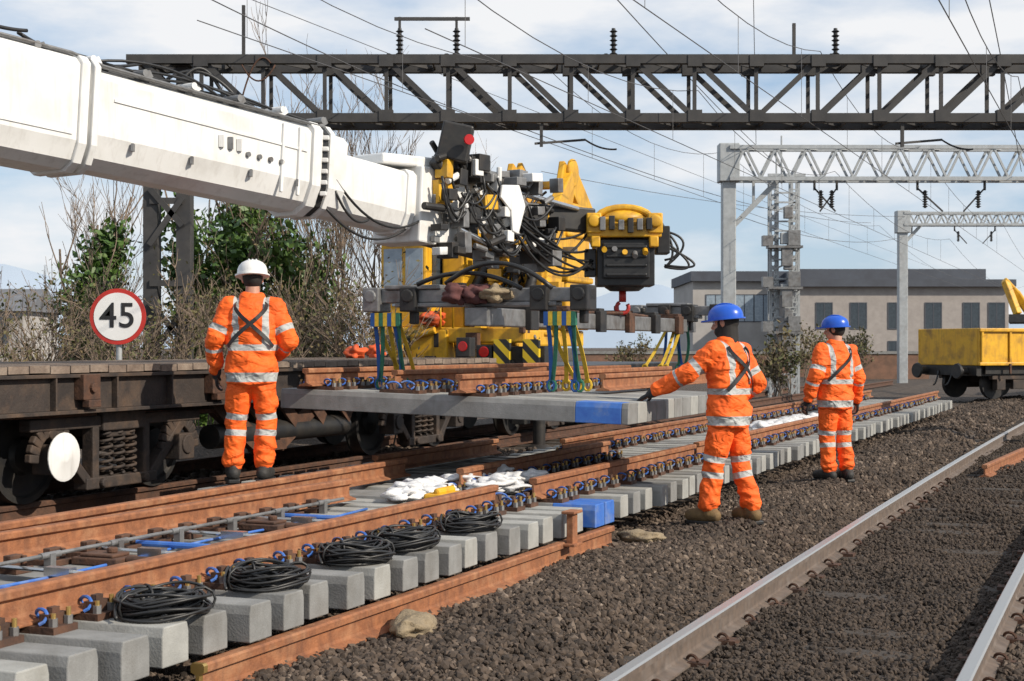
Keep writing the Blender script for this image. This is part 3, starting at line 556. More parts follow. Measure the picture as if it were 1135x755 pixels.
# ---------------------------------------------------------------- crane boom
B0=V((-3.77,11.3,3.32)); D=V((1.95,2.6,-.22)).normalized(); RT=D.cross(V((0,0,1))).normalized(); UP=RT.cross(D)
def B(a,x=0,z=0): return B0+D*a+RT*x+UP*z
cr=root('rail_crane_boom','huge white telescopic crane boom reaching in from the left with lifting head','crane',(B(-4).x,B(-4).y,B(-4).z-.5))
def octp(w,h,c): return [(-w/2+c,-h/2),(w/2-c,-h/2),(w/2-c*.35,-h/2+c*.4),(w/2,-h/2+c*1.3),(w/2,h/2-c*.35),(w/2-c*.35,h/2),(-w/2+c*.35,h/2),(-w/2,h/2-c*.35),(-w/2,-h/2+c*1.3),(-w/2+c*.35,-h/2+c*.4)]
b=MB(); b.sweep(octp(.66,.84,.16),[B(-4.5,0,-.04),B(.45,0,-.04)]); b.sweep(octp(.70,.88,.16),[B(.45,0,-.04),B(.53,0,-.04)]); b.sweep(octp(.69,.87,.16),[B(.57,0,-.04),B(.63,0,-.04)]); mk(b,'outer_boom_section',whitep,cr,bevel=.012)
b=MB(); b.sweep(octp(.58,.75,.19),[B(.5,0,-.04),B(3.1,0,-.05)]); mk(b,'middle_boom_section',whitep,cr,bevel=.012)
b=MB(); b.sweep(octp(.65,.83,.2),[B(2.95,0,-.05),B(3.06,0,-.05)]); b.sweep(octp(.59,.77,.18),[B(3.04,0,-.05),B(3.18,0,-.05)]); b.sweep(octp(.64,.82,.2),[B(3.16,0,-.05),B(3.22,0,-.05)]); b.sweep(octp(.56,.72,.17),[B(3.2,0,-.05),B(3.42,0,-.06)])
for k in range(6): b.box(B(3.11,.31,-.26+.1*k),(.06,.06,.04))
for a_ in(2.8,2.6): b.bar(B(a_,.3,-.32),B(a_,.3,.28),.03,.03,up=D)
mk(b,'boom_collar',whitep,cr,bevel=.008)
mk(MB().sweep(octp(.61,.79,.19),[B(3.09,0,-.05),B(3.15,0,-.05)]),'collar_seal',blackr,cr)
b=MB(); b.sweep(octp(.48,.58,.14),[B(3.3,0,-.12),B(4.55,0,-.15)]); b.sweep(octp(.52,.62,.14),[B(4.3,0,-.145),B(4.42,0,-.148)]); mk(b,'inner_boom_section',whitep,cr,bevel=.01)
for k in range(9):
    a=-.9+.5*k; b=MB(); b.bar(B(a,.18,.34),B(a+.12,.18,.43),.05,.06); b.cyl(B(a,.08,.4),B(a,.28,.4),.03); mk(b,'boom_bracket',whitep if k%2 else steel,cr)
tubes([[B(-4,x,.41),B(.4,x,.41),B(.7,x,.37),B(3.1,x,.34)] for x in(.12,.17,.22,.27)],'pipe',steel,cr,.012)
for a in(1.0,1.6,2.25,2.8): b=MB(); b.bar(B(a,.295,-.24),B(a,.295,-.18),.02,.05); mk(b,'side_fitting',steel,cr)
b=MB(); b.bar(B(-.3,.335,-.2),B(.4,.335,-.2),.008,.03); mk(b,'side_fitting',whitep,cr)
b=MB(); b.bar(B(.8,.295,.12),B(2.9,.295,.09),.012,.02); mk(b,'side_fitting',whitep,cr)
for k in range(3): mk(MB().box(B(1.9+.1*k,.3,.0),(.04,.04,.10)),'valve_lever',steel if k==1 else whitep,cr)
for k in range(4): b=MB(); b.cyl(B(2.2+.13*k,.28,-.06),B(2.2+.13*k,.315,-.06),.022); mk(b,'boom_bolt',steel,cr,smooth=True)
hs=random.Random(4)
tubes([arc(B(-.3+.3*k,.1,.39),B(.8+.4*k,.2,.36),-.05-.08*hs.random(),12,RT*.1*hs.uniform(-1,1)) for k in range(7)]+[arc(B(3.25,.2,-.35),B(4.3,.25,-.42),.18),arc(B(3.3,.27,-.2),B(3.75,.28,-.4),.12),arc(B(3.3,.27,-.1),B(4.5,.28,-.3),.22)],'hydraulic_hose',blackr,cr,.012)
tubes([arc(W(20,36,12.4),W(160,70,14),.12),arc(W(-30,20,12),W(30,34,12.4),.02),arc(W(185,88,13.3),W(262,108,13.5),-.14),arc(W(200,92,13.3),W(250,112,13.5),-.2)],'hydraulic_hose',blackr,cr,.016)
# head
b=MB(); b.bar(B(4.45,0,-.15),B(4.72,0,-.15),.6,.74); mk(b,'boom_head',whitep,cr,bevel=.02)
for x in(-.26,.26): b=MB(); b.poly([B(4.7,x,-.5),B(4.7,x,.25),B(5.1,x,.3),B(5.45,x,.14),B(5.45,x,-.2),B(5.1,x,-.45)],.05,RT); mk(b,'cheek_plate',whitep,cr,bevel=.01)
b=MB(); b.bar(B(4.75,0,-.1),B(5.95,0,-.16),.44,.7); b.bar(B(5.2,0,.2),B(6.1,.05,.16),.36,.3); mk(b,'head_core',blackm,cr,bevel=.03)
b=MB(); b.bar(B(4.0,0,.22),B(4.9,.05,.3),.42,.1); mk(b,'top_cover',whitep,cr,bevel=.02)
b=MB(); b.bar(B(4.6,.35,.2),B(4.85,.38,.55),.12,.16); b.box(B(4.75,.45,.47),(.3,.26,.36),Matrix.Rotation(R(12),3,'Y')); lampb=mk(b,'work_lamp',blackm,cr,bevel=.02)
b=MB(); b.cyl(B(4.67,.55,.47)+V((.1,-.08,0)),B(4.67,.55,.47)+V((.11,-.105,0)),.05,n=16); mk(b,'lamp_lens',redl,lampb)
for nm,mt,cnt,se,a1 in(('valve_block',blackm,60,1,6.6),('pipe_fitting',steel,55,2,6.5),('bracket_plate',whitep,26,3,6.1),('solenoid',yel,18,9,6.7)):
    q=random.Random(se)
    for k in range(cnt):
        b=MB(); a=q.uniform(4.6,a1); x=q.uniform(.2,.46); z=q.uniform(-.6,.42)*(1-.1*(a-4.6))-.02
        if q.random()<.65: b.box(B(a,x,z),(q.uniform(.05,.2),q.uniform(.06,.2),q.uniform(.05,.22)),Matrix.Rotation(-.64+q.uniform(-.06,.06),3,'Z')@Matrix.Rotation(q.uniform(-.1,.1),3,'X'))
        else: p=B(a,x,z); b.cyl(p,p+D*q.uniform(-.3,.3)+V((0,0,q.uniform(-.15,.15))),q.uniform(.02,.045),n=10)
        mk(b,nm,mt,cr,bevel=.008)
b=MB(); b.poly([B(5.42,.52,.16),B(5.7,.52,.2),B(5.82,.52,.0),B(5.72,.52,-.3),B(5.62,.52,-.28),B(5.58,.52,-.08),B(5.4,.52,.03)],.03,RT); mk(b,'cover_plate',whitep,cr,bevel=.01)
b=MB(); b.bar(B(5.2,0,-.12),B(6.75,.1,-.1),.24,.3); b.bar(B(6.3,.1,.0),W(655,245,16.7),.2,.26); mk(b,'tilt_arm',blackm,cr,bevel=.02)
mk(MB().cyl(B(4.9,.3,.26),B(5.9,.2,.3),.065),'tilt_cylinder',steel,cr,smooth=True)
mk(MB().cyl(B(5.8,.25,.2),W(640,232,16.5),.03),'piston_rod',chrome,cr,smooth=True); mk(MB().cyl(B(4.9,.42,-.35),B(5.7,.42,-.5),.03),'piston_rod',chrome,cr,smooth=True)
rc=W(690,262,16.8)
b=MB(); b.box(rc+V((0,0,.03)),(.80,.62,.12)); b.box(rc+V((0,-.02,.13)),(.62,.5,.12)); b.ell(rc+V((0,0,.18)),(.32,.3,.13),n=20)
for x in(-.33,.33): b.box(rc+V((x,-.05,.12)),(.16,.56,.22)); b.lathe(rc+V((x,-.33,.14)),[(.07,0),(.07,.04),(.04,.05)],(0,-1,0),16); b.box(rc+V((x*.95,-.3,-.08)),(.1,.1,.12))
b.tube([rc+V((.3*cos(q),-.2,.16+.14*sin(q))) for q in [pi*k/10 for k in range(11)]],.04,8)
mk(b,'rotator_housing',yel,cr,bevel=.025,smooth=True)
for k in range(6): q=random.Random(k+5); mk(MB().box(rc+V((-.24+.1*k,-.34,.08+.05*q.random())),(.06,.1,.1+.06*q.random())),'rotator_valve',blackm if k%2 else steel,cr,bevel=.006)
b=MB(); b.box(rc+V((.02,0,-.3)),(.62,.5,.5)); b.box(rc+V((.02,-.28,-.28)),(.5,.06,.38)); b.lathe(rc+V((.02,0,-.6)),[(.16,0),(.22,.04),(.22,.06)],n=20)
for k in range(4): b.bb(rc+V((-.2,-.33,-.45+.1*k)),rc+V((.24,-.3,-.42+.1*k)))
b.box(rc+V((.43,-.05,-.05)),(.14,.3,.3)); b.box(rc+V((-.36,-.1,-.3)),(.12,.2,.3)); mk(b,'rotator_motor',blackr,cr,bevel=.015)
for k in range(5): q=random.Random(k+90); mk(MB().cyl(rc+V((-.22+.11*k,-.36,-.15-.1*q.random())),rc+V((-.22+.11*k,-.3,-.15-.1*q.random())),.03,n=10),'rotator_port',steel if k%2 else yel,cr,smooth=True)
hl=[]
for k in range(9):
    q=random.Random(k); p=B(5.2+.08*k,.4,.25-.05*k); e=rc+V((-.42+.1*q.random(),-.2,.1-.5*q.random())); hl.append(arc(p,e,q.uniform(.05,.5),14,V((0,-.2*q.random(),0))))
for k in range(5):
    q=random.Random(k+20); hl.append(arc(rc+V((.38,-.1,.2-.07*k)),rc+V((.45,-.1,-.25-.1*q.random())),q.uniform(-.1,.15),14,V((.12+.06*k,0,0))))
for k in range(22):
    q=random.Random(k+40); a=q.uniform(4.5,6.0); hl.append(arc(B(a,.46,q.uniform(-.3,.3)),B(a+q.uniform(.3,.7),.48,q.uniform(-.5,.2)),q.uniform(.08,.25)))
tubes(hl,'hose_loop',blackr,cr,.014)
b=MB(); hk=rc+V((0,0,-.6)); b.cyl(hk,hk+V((0,0,-.12)),.04); b.tube([hk+V((.065*sin(q),0,-.18-.065*cos(q))) for q in [-2.6+.4*k for k in range(13)]],.022,8); mk(b,'hook',red,cr,smooth='all')
# ---------------------------------------------------------------- lifting beam and slings
lb=root('lifting_beam','grey steel lifting frame with cross beams hanging above the track panel','lifting frame',(-5.3,12.4,1.9),'t')
dz=-.1
b=MB(); b.bb((-5.2,12.3,1.78+dz),(-5.42,19.2,1.94+dz)); mk(b,'main_beam',steel,lb,bevel=.01)
for k in range(6): s=13.3+1.0*k; b=MB(); b.box((-5.31,s,1.97+dz),(.3,.16,.06)); b.cyl((-5.31,s-.06,2.0+dz),(-5.31,s-.06,2.05+dz),.03); b.box((-5.17,s,1.86+dz),(.06,.2,.22)); mk(b,'lug',rustd if k%2 else blackm,lb,bevel=.008)
for s,t0,t1 in((12.5,-6.45,-4.3),(18.9,-5.95,-4.75)):
    b=MB(); b.bb((t0,s-.08,1.99+dz),(t1,s+.08,2.11+dz)); b.bb((t0+.2,s-.11,2.11+dz),(t0+.75,s+.11,2.15+dz)); b.bb((t0+.3,s-.1,1.95+dz),(t1-.3,s+.06,1.99+dz)); cb=mk(b,'cross_beam',steel,lb,bevel=.01)
    for t in(t0+.08,t0+.45,t1-.45,t1-.08):
        b=MB(); b.box((t,s-.02,2.02+dz),(.16,.26,.22)); b.cyl((t,s-.17,2.05+dz),(t,s-.12,2.05+dz),.06); b.box((t,s,1.86+dz),(.06,.1,.12)); mk(b,'clamp',blackm if abs(t-t0)>.2 else steel,cb,bevel=.012)
tubes([arc((-5.9,12.35,2.15+dz),(-4.9,12.35,2.1+dz),-.12),arc((-5.6,12.3,2.15+dz),(-4.6,12.3,2.1+dz),-.2)],'hose_bundle',blackr,lb,.022)
for k,(t,mm) in enumerate(((-5.5,maroon),(-5.32,maroon),(-5.14,sack))): mk(blob((t,12.34,2.06+dz),(.14,.12,.075),81+k,.6),'canvas_cover',mm,lb,smooth='all')
for s,t,sd_ in((12.5,-6.22,'left near corner'),(12.5,-4.55,'middle near corner'),(18.9,-5.35,'far right corner')):
    for kk,(mt,col) in enumerate(((straps,'blue'),(strapy,'yellow'),(strapg,'green'),(strapy,'yellow'),(straps,'blue'),(strapy,'yellow'),(strapg,'green'))):
        b=MB(); q=random.Random(kk*3+int(s)); x=t-.13+.042*kk; bot=(x-.12+q.uniform(0,.24),s+(.25 if s<15 else -.9)*(kk%2),1.18 if s<15 else 1.25); tp=V((x,s-.12,1.8))
        pts=arc(tp,bot,0,8,V((.05*q.uniform(-1,1),0,0)))
        for a_,b_ in zip(pts,pts[1:]): b.bar(a_,b_,.01,.036,up=(1,0,0))
        b.tube([(bot[0]+.035*cos(q),bot[1],bot[2]-.02+.05*sin(q)) for q in [2*pi*j/10 for j in range(10)]],.012,5,closed=True); b.box((x,s-.12,1.74),(.04,.05,.12))
        mk(b,'sling',mt,base=(x,s-.12,1.8),fr='t',label=f'{col} lifting sling at the {sd_} of the hanging panel',cat='sling',group=f'{col} slings at the {sd_}')
for e,l in((16,'upright middle'),(14.2,'near slanting'),(17.9,'far slanting')): mk(MB().tube([hk+V((0,0,-.24)),T(-5.3,e,1.94+dz)],.018,6),'hoist_chain',rustd,base=hk,label=f'{l} hoist chain from the red hook to the lifting frame',cat='chain')
# ---------------------------------------------------------------- yellow rail machine
ym=root('yellow_rail_machine','yellow rail crane machine parked beyond the flat wagon behind the boom','rail crane',(-9.25,24,.2),'t')
b=MB(); b.bb((-8.15,20.2,.75),(-10.35,29,1.2)); b.bb((-8.05,20.0,.9),(-10.45,20.2,1.3)); mk(b,'chassis',blackm,ym,bevel=.02)
b=MB(); b.bb((-9.2,20.25,1.22),(-10.4,23.5,1.75)); b.bb((-8.2,20.5,1.5),(-9.2,23.4,1.75)); b.bb((-8.0,20.3,1.55),(-10.45,20.42,1.78)); mk(b,'lower_body',yel,ym,bevel=.03)
b=MB(); b.bb((-9.65,20.5,1.77),(-10.4,22.2,3.05)); b.bb((-9.6,20.4,3.05),(-10.45,22.3,3.15)); cab=mk(b,'cab',yel,ym,bevel=.03)
for x0,x1 in((-9.7,-9.98),(-10.04,-10.34)): mk(MB().bb((x0,20.485,2.1),(x1,20.495,2.95)),'window',glassl,cab)
mk(MB().bb((-9.635,20.7,2.25),(-9.645,21.9,2.9)),'window',glass,cab)
b=MB(); b.bb((-8.3,20.9,1.76),(-9.1,22.4,2.35)); mk(b,'engine_hood',blackm,ym,bevel=.04)
b=MB(); b.bb((-8.1,22.3,1.76),(-9.1,23.4,3.75)); b.bb((-8.05,22.25,2.5),(-9.15,23.45,2.6)); b.bb((-8.05,22.25,3.2),(-9.15,23.45,3.28)); mk(b,'slew_tower',yel,ym,bevel=.03)
mk(MB().bb((-8.25,22.26,2.75),(-8.6,22.29,3.1)),'tower_panel',blackm,ym); mk(MB().bb((-8.7,22.26,3.35),(-9.0,22.29,3.65)),'tower_panel',blackm,ym)
for k in range(9): mk(MB().bb((-8.3,22.28,1.85+.065*k),(-8.8,22.3,1.89+.065*k)),'grille',blackm,ym)
b=MB(); b.bb((-9.25,20.95,1.77),(-9.6,21.6,2.95)); mk(b,'oil_tank',yel,ym,bevel=.03)
b=MB(); b.bb((-9.15,21.7,1.77),(-9.6,23.2,3.35)); mk(b,'rear_housing',yel,ym,bevel=.03)
b=MB()
for x in(-8.15,-9.0): b.bar((x,21.6,2.1),(x,22.5,4.25),.1,.6); b.bar((x,22.5,4.25),(x,24.4,2.9),.09,.42)
for k in range(5): b.bar((-8.15,21.75+.18*k,2.5+.38*k),(-9.0,21.75+.18*k,2.5+.38*k),.14,.12)
b.bar((-8.15,21.75,2.5),(-9.0,22.45,4.0),.06,.1); b.lathe((-8.1,22.5,4.2),[(.22,0),(.22,.06),(.05,.07)],(1,0,0),18); mk(b,'mast',yel,ym,bevel=.02)
b=MB(); b.bar((-8.1,22.4,4.1),(-7.9,20.6,3.0),.16,.26); b.box((-7.9,20.6,2.95),(.3,.3,.34)); mk(b,'jib_arm',yel,ym,bevel=.02)
for p,q in(((-8.3,21.2,2.3),(-8.4,22.3,3.5)),((-9.2,21.2,2.3),(-9.1,22.3,3.5))): mk(MB().cyl(p,q,.08),'lift_cylinder',blackm,ym,smooth=True)
q=random.Random(77)
for k in range(95):
    b=MB(); t=q.uniform(-8.0,-10.2); s=20.2+q.uniform(0,.5)+(.9 if q.random()<.5 else 0); z=q.uniform(1.25,3.5) if t>-9.5 else q.uniform(1.25,1.75)
    if z>2.9: s+=.7
    if q.random()<.6: b.box((t,s,z),(q.uniform(.06,.28),q.uniform(.08,.3),q.uniform(.06,.26)))
    else: b.cyl((t,s,z),(t+q.uniform(-.4,.4),s,z+q.uniform(-.3,.3)),q.uniform(.02,.06))
    mk(b,'machine_fitting',q.choice([blackm,blackm,steel,yel,yel,rustd]),ym,bevel=.008)
hl=[]
for k in range(16): q=random.Random(k+50); hl.append(arc((-8.3-.8*q.random(),21.2,2.0+q.random()),(-8.2-.5*q.random(),22.2,2.6+1.4*q.random()),q.uniform(-.2,.4)))
tubes(hl,'hydraulic_hose',blackr,ym,.02)
for x0,x1 in((-7.66,-7.9),(-8.1,-8.34)): mk(MB().bb((x0,19.95,.85),(x1,20.02,1.6)),'outrigger_panel',haz,ym)
b=MB(); b.bb((-7.6,20.03,1.25),(-8.6,20.3,1.5)); b.bb((-7.9,20.03,.4),(-8.1,20.25,1.5)); mk(b,'outrigger_leg',blackm,ym,bevel=.01)
b=MB(); b.cyl((-7.75,20.2,.05),(-7.75,20.2,1.4),.09); b.lathe((-7.75,20.2,.02),[(.2,0),(.2,.05),(.1,.1)],n=16); mk(b,'outrigger_foot',blackm,ym,smooth=True)
for x0 in(-8.3,-9.3): mk(MB().tube([(x0,20.25,1.76),(x0,20.25,2.2),(x0-.8,20.25,2.2),(x0-.8,20.25,1.76)],.018,6),'handrail',yel,ym,smooth='all')
for k,t in enumerate((-8.5,-10.1)):
    b=MB(); b.m(0).bb((t-.12,19.98,1.32),(t+.12,20.1,1.52)); b.m(1).cyl((t,19.98,1.42),(t,19.96,1.42),.08,n=16); mk(b,'headlight',[blackm,redl if k==0 else whitep],ym,bevel=.01)
for sc in(21.8,27): bogie(sc,ym,'bogie_frame')
mk(blob((-9.45,20.3,1.9),(.24,.15,.10),71,.5),'orange_bag',orangeb,base=(-9.45,20.3,1.78),fr='t',smooth='all',label='orange bag resting on the front of the yellow rail machine',cat='bag')
# ---------------------------------------------------------------- gantries
def ins(b,p,h,r=.075):
    pr=[]
    for k in range(7): pr+=[(r*.5,h*k/7),(r,h*(k+.3)/7),(r*.5,h*(k+.6)/7)]
    b.lathe(p,[(.03,-.02)]+pr+[(.03,h)],n=12)
GY=24.; z1=W(0,66,GY).z; z0=W(0,131,GY).z; X0=W(155,0,GY).x; X1=12.5
gn=root('overhead_gantry','dark weathered lattice gantry spanning the tracks across the top','gantry',(X0,GY,0))
for Y,nm in((GY,'front_truss'),(GY+.8,'back_truss')):
    b=MB(); b.bar((X0-.2,Y,z1),(X1,Y,z1),.14,.14); b.bar((X0-.1,Y,z0),(X1,Y,z0),.14,.14)
    n=19; st=(X1-X0)/n
    for k in range(n):
        x=X0+st*k; dn=x<3.
        b.bar((x,Y,z1 if dn else z0),(x+st,Y,z0 if dn else z1),.085,.03,up=(0,1,0)); b.bar((x+st,Y+.002,z0),(x+st,Y+.002,z1),.06,.034,up=(0,1,0)); b.box((x+st,Y-.02,z1-.03),(.22,.13,.18)); b.box((x+st,Y-.02,z0+.03),(.22,.13,.18))
    mk(b,nm,gant,gn)
b=MB(); n=28; st=(X1-X0)/n
for k in range(n):
    x=X0+st*k
    for z in(z0,z1): b.bar((x,GY,z),(x+st,GY+.8,z),.03,.06); b.bar((x,GY,z),(x,GY+.8,z),.03,.06)
mk(b,'cross_bracing',gant,gn)
xa=W(162,0,GY).x; xb=W(199,0,GY).x
for xx in(xa,xb,X1-.3,X1+.25): b=MB(); b.bar((xx,GY+.4,-.2),(xx,GY+.4,z1+.1),.22,.3,up=(0,1,0)); b.box((xx,GY+.4,z1),(.3,.9,.14)); b.box((xx,GY+.4,z0-.1),(.3,.9,.1)); mk(b,'post',gant,gn)
for k in range(6): mk(MB().bar((xa,GY+.2,.4+.9*k),(xb,GY+.2,1.15+.9*k) if k%2 else (xb,GY+.2,-.2+.9*k),.09,.03,up=(0,1,0)),'post_brace',gant,gn)
for k in range(4): mk(MB().bar((xa,GY+.23,1.2+1.3*k),(xb,GY+.23,1.2+1.3*k),.10,.03,up=(0,1,0)),'post_strut',gant,gn)
for x in(443,506,680,926):
    b=MB(); p=W(x,58,GY+.4); ins(b,(p.x,GY+.4,z1+.07),.5,.065); b.bar((p.x-.15,GY,z1+.07),(p.x+.15,GY+.8,z1+.07),.05); mk(b,'insulator',blackr,gn,smooth=True)
zt=W(0,15,GY).z; b=MB(); b.bar((W(435,0,GY).x,GY+.4,zt),(W(520,0,GY).x,GY+.4,zt),.05,.05)
for x in(443,506): b.bar((W(x,0,GY+.4).x,GY+.4,z1+.5),(W(x,0,GY+.4).x,GY+.4,zt+.03),.04)
mk(b,'insulator_bar',gant,gn)
for x,l in((270,60),(880,40)): mk(MB().bar(W(x,70,GY+.4),W(x,66-l,GY+.4),.05,.05),'upright_spike',gant,gn)
for x in(600,1000):
    p=W(x,138,GY); b=MB(); b.bar(p,p+V((0,0,-.35)),.05); b.bar(p+V((-.1,0,-.3)),p+V((.7,.3,-.2)),.035); b.tube(arc(p+V((.7,.3,-.2)),p+V((1.2,.3,-.35)),.05),.015,5); mk(b,'registration_arm',gant,gn)
tubes([arc(W(268,72,GY-.1),W(305,72,GY-.1),.25),arc(W(268,110,GY-.1),W(300,70,GY-.1),-.3)],'jumper_cable',rustd,gn,.014)
def lattice_gantry(label,xpost,ytop,ybot,Y,xend,extra,pw):
    zt=W(0,ytop,Y).z; zb=W(0,ybot,Y).z; xp=W(xpost,0,Y).x; xe=W(xend,0,Y).x
    g=root('catenary_gantry',label,'gantry',(xp,Y,0),group='galvanised lattice gantries')
    b=MB(); b.bar((xp,Y+.25,-.2),(xp,Y+.25,zt+.05),pw,pw,up=(0,1,0)); b.box((xp,Y+.25,zt-.35),(pw*1.5,pw*1.5,.9)); mk(b,'post',galv,g,bevel=.02)
    b=MB(); h=zt-zb; n=int((xe-xp)/(h*.95)); st=(xe-xp)/n
    for yy in(Y,Y+.5):
        b.bar((xp,yy,zt),(xe,yy,zt),.09); b.bar((xp,yy,zb),(xe,yy,zb),.09)
        for k in range(n): b.bar((xp+st*k,yy,zb),(xp+st*(k+.5),yy,zt),.05); b.bar((xp+st*(k+.5),yy,zt),(xp+st*(k+1),yy,zb),.05)
    for k in range(n):
        for z in(zt,zb): b.bar((xp+st*k,Y,z),(xp+st*(k+1),Y+.5,z),.04)
    mk(b,'lattice_beam',galv,g)
    b=MB(); b.bar((xp+.1,Y+.25,zb-h*1.5),(xp+h*1.6,Y+.25,zb),.09,.12); b.bar((xp+h*.8,Y+.25,zb-h*.75),(xp+h*.8,Y+.25,zb),.06); mk(b,'knee_brace',galv,g)
    for x,dl in extra:
        b=MB(); p=W(x,0,Y); q=V((p.x,Y+.25,zb)); b.bar(q,q+V((0,0,-.25)),.05); b.bar(q+V((0,0,-.2)),q+V((dl,0,-.75)),.035); ins(b,q+V((dl*.3,0,-.65)),.4,.07); mk(b,'drop_insulator',gant,g)
lattice_gantry('nearer grey galvanised gantry with zigzag lattice beam at right',809,163,198,36,1290,[(905,.5),(930,-.4),(1020,.6),(1095,-.5)],.32)
lattice_gantry('farther grey gantry whose post stands before the brick building',1002,236,249,62,1240,[(1060,.5),(1105,-.5)],.36)
P0=W(870,0,45); sc=root('equipment_column','grey lattice equipment column with ladder before the brick building','mast',(P0.x,45,0))
zt=W(0,196,45).z
for dx in(-.32,.30):
    b=MB()
    for ddx in(-.10,.10):
        for yy in(45,45.3): b.bar((P0.x+dx+ddx,yy,0),(P0.x+dx+ddx,yy,zt),.07,.07,up=(0,1,0))
    for k in range(20): z=.3*k+.1; b.bar((P0.x+dx-.10,44.98,z),(P0.x+dx+.10,44.98,z+.3),.05); b.bar((P0.x+dx-.10,44.98,z+.3),(P0.x+dx+.10,44.98,z+.3),.04); b.bar((P0.x+dx+.10,45.3,z),(P0.x+dx-.10,45.3,z+.3),.05)
    mk(b,'upright',galv,sc)
b=MB()
for k in range(22): b.bar((P0.x-.32,44.93,.4+.28*k),(P0.x+.3,44.93,.4+.28*k+(.28 if k%3==0 else 0)),.05)
mk(b,'ladder',galv,sc)
for z in(1.9,3.2,4.4): b=MB(); b.box((P0.x-.05,44.8,z),(1.0,.5,.07)); b.box((P0.x-.55,44.8,z+.18),(.3,.3,.3)); b.box((P0.x+.2,44.7,z+.25),(.35,.3,.45)); b.box((P0.x,44.7,z-.3),(.3,.2,.5)); mk(b,'platform',steel,sc)
for k in range(5): mk(MB().box((P0.x+.05*(-1)**k,44.75,2.4+.75*k),(.26,.2,.34)),'equipment_box',galv if k%2 else steel,sc,bevel=.02)
for x,l in((-.1,1.2),(-.25,.9)): mk(MB().cyl((P0.x+x,45,zt-.2),(P0.x+x,45,zt+l),.025),'aerial',galv,sc)
mk(MB().bar((P0.x-.5,45,zt+.05),(P0.x+.6,45,zt+.05),.08),'cap_beam',galv,sc)
# ---------------------------------------------------------------- wires
wl=[(-9.3,5.0,6.3),(-6.6,4.7,5.7),(-4.6,4.95,6.2),(-1.6,4.6,5.6),(.8,4.9,6.1),(-12,6.6,0)]
for i,(t,zc,zm) in enumerate(wl):
    b=MB(); pts=[(t,s,zc) for s in(14,24,36,62,110)]; b.tube(pts,.0065,5)
    if zm:
        cp=[]
        for s0,s1 in((12,24.5),(24.5,37),(37,62),(62,110)): cp+=arc((t,s0,zm),(t,s1,zm),.55 if s0<60 else .9,10)
        b.tube(cp,.0065,5)
        for s in range(15,62,4):
            f=[(s-a)/(c-a) for a,c in((12,24.5),(24.5,37),(37,62)) if a<=s<=c][0]; b.tube([(t,s,zc),(t,s,zm-2.2*f*(1-f))],.004,4)
    mk(b,'overhead_wire',wirem,base=(t,14,zc),fr='t',label=['contact and catenary wire pair over the flat wagon siding','wire pair left of the hanging panel','wire pair directly above the new panels','wire pair above the running track','wire pair at far right beyond running track','single feeder wire high on the left side'][i],cat='overhead wire',group='overhead line wires')
for i,(p,q,sg_) in enumerate([(W(215,-10,18),W(560,140,30),.1),(W(560,135,24.5),W(965,247,60),.4),(W(680,-5,20),W(870,190,45),.1),(W(1095,-8,20),W(1132,190,36),-.1),(W(835,-10,30),W(838,160,36),.0),(W(1003,240,62),W(600,190,40),.3),(W(820,240,36),W(1003,262,62),.4)]):
    b=MB(); b.tube(arc(p,q,sg_),.008,5); mk(b,'overhead_wire',wirem,base=p,label=['slanting wire from upper left to gantry underside','long wire from dark gantry toward farther gantry','slanting wire crossing top centre toward the column','steep wire near the top right corner','near vertical wire above nearer grey gantry post','thin wire across the sky left of farther gantry','wire between the two grey gantries'][i],cat='overhead wire')
# ---------------------------------------------------------------- buildings
def win(b_,par,x,z,w_,h_,Y,m=glass):
    f=MB(); f.bb((x-.06,Y-.05,z-.06),(x+w_+.06,Y-.02,z)); f.bb((x-.06,Y-.05,z+h_),(x+w_+.06,Y-.02,z+h_+.06)); f.bb((x-.06,Y-.05,z),(x,Y-.02,z+h_)); f.bb((x+w_,Y-.05,z),(x+w_+.06,Y-.02,z+h_)); f.bb((x+w_/2-.03,Y-.045,z),(x+w_/2+.03,Y-.02,z+h_))
    o=mk(f,'window',roofm,par); g=MB(); g.bb((x,Y-.03,z),(x+w_,Y-.015,z+h_)); mk(g,'pane',m,o)
Y=110.; k=Y/F
bd=root('brick_building','long brown brick building with dark flat roof at right','building',(28,Y,0))
b=MB(); b.bb((W(885,0,Y).x,Y,0),(W(1118,0,Y).x,Y+12,W(0,318,Y).z)); mk(b,'wall',brick,bd)
b=MB(); b.bb((W(880,0,Y).x,Y-.5,W(0,318,Y).z+.002),(W(1124,0,Y).x,Y+12.5,W(0,310,Y).z)); b.bb((W(890,0,Y).x,Y+1.5,W(0,310,Y).z+.002),(W(1100,0,Y).x,Y+11,W(0,297,Y).z)); mk(b,'roof',roofm,bd)
for px in(905,943,985,1026,1068,1096): win(b,bd,W(px,0,Y).x,W(0,364,Y).z,1.1,1.8,Y)
for px in(905,943,985,1026,1068): win(b,bd,W(px,0,Y).x,W(0,402,Y).z,1.1,1.5,Y)
Y=118.
bd=root('brick_building','lower buff building left of the long brick building behind column','building',(17,Y,0))
b=MB(); b.bb((W(768,0,Y).x,Y,0),(W(886,0,Y).x,Y+14,W(0,312,Y).z)); mk(b,'wall',cream,bd)
b=MB(); b.bb((W(765,0,Y).x,Y-.5,W(0,312,Y).z+.002),(W(888,0,Y).x,Y+14,W(0,301,Y).z)); mk(b,'roof',roofm,bd)
for px in(783,815,836,862): win(b,bd,W(px,0,Y).x,W(0,356,Y).z,1.4,2.0,Y,glassl)
Y=70.; wlb=root('boundary_wall','low brown brick wall with coping running before the buildings','wall',(8,Y,0)); b=MB(); b.bb((W(640,0,Y).x,Y,-.3),(W(1030,0,Y).x,Y+.35,1.15)); mk(b,'brickwork',brickr,wlb)
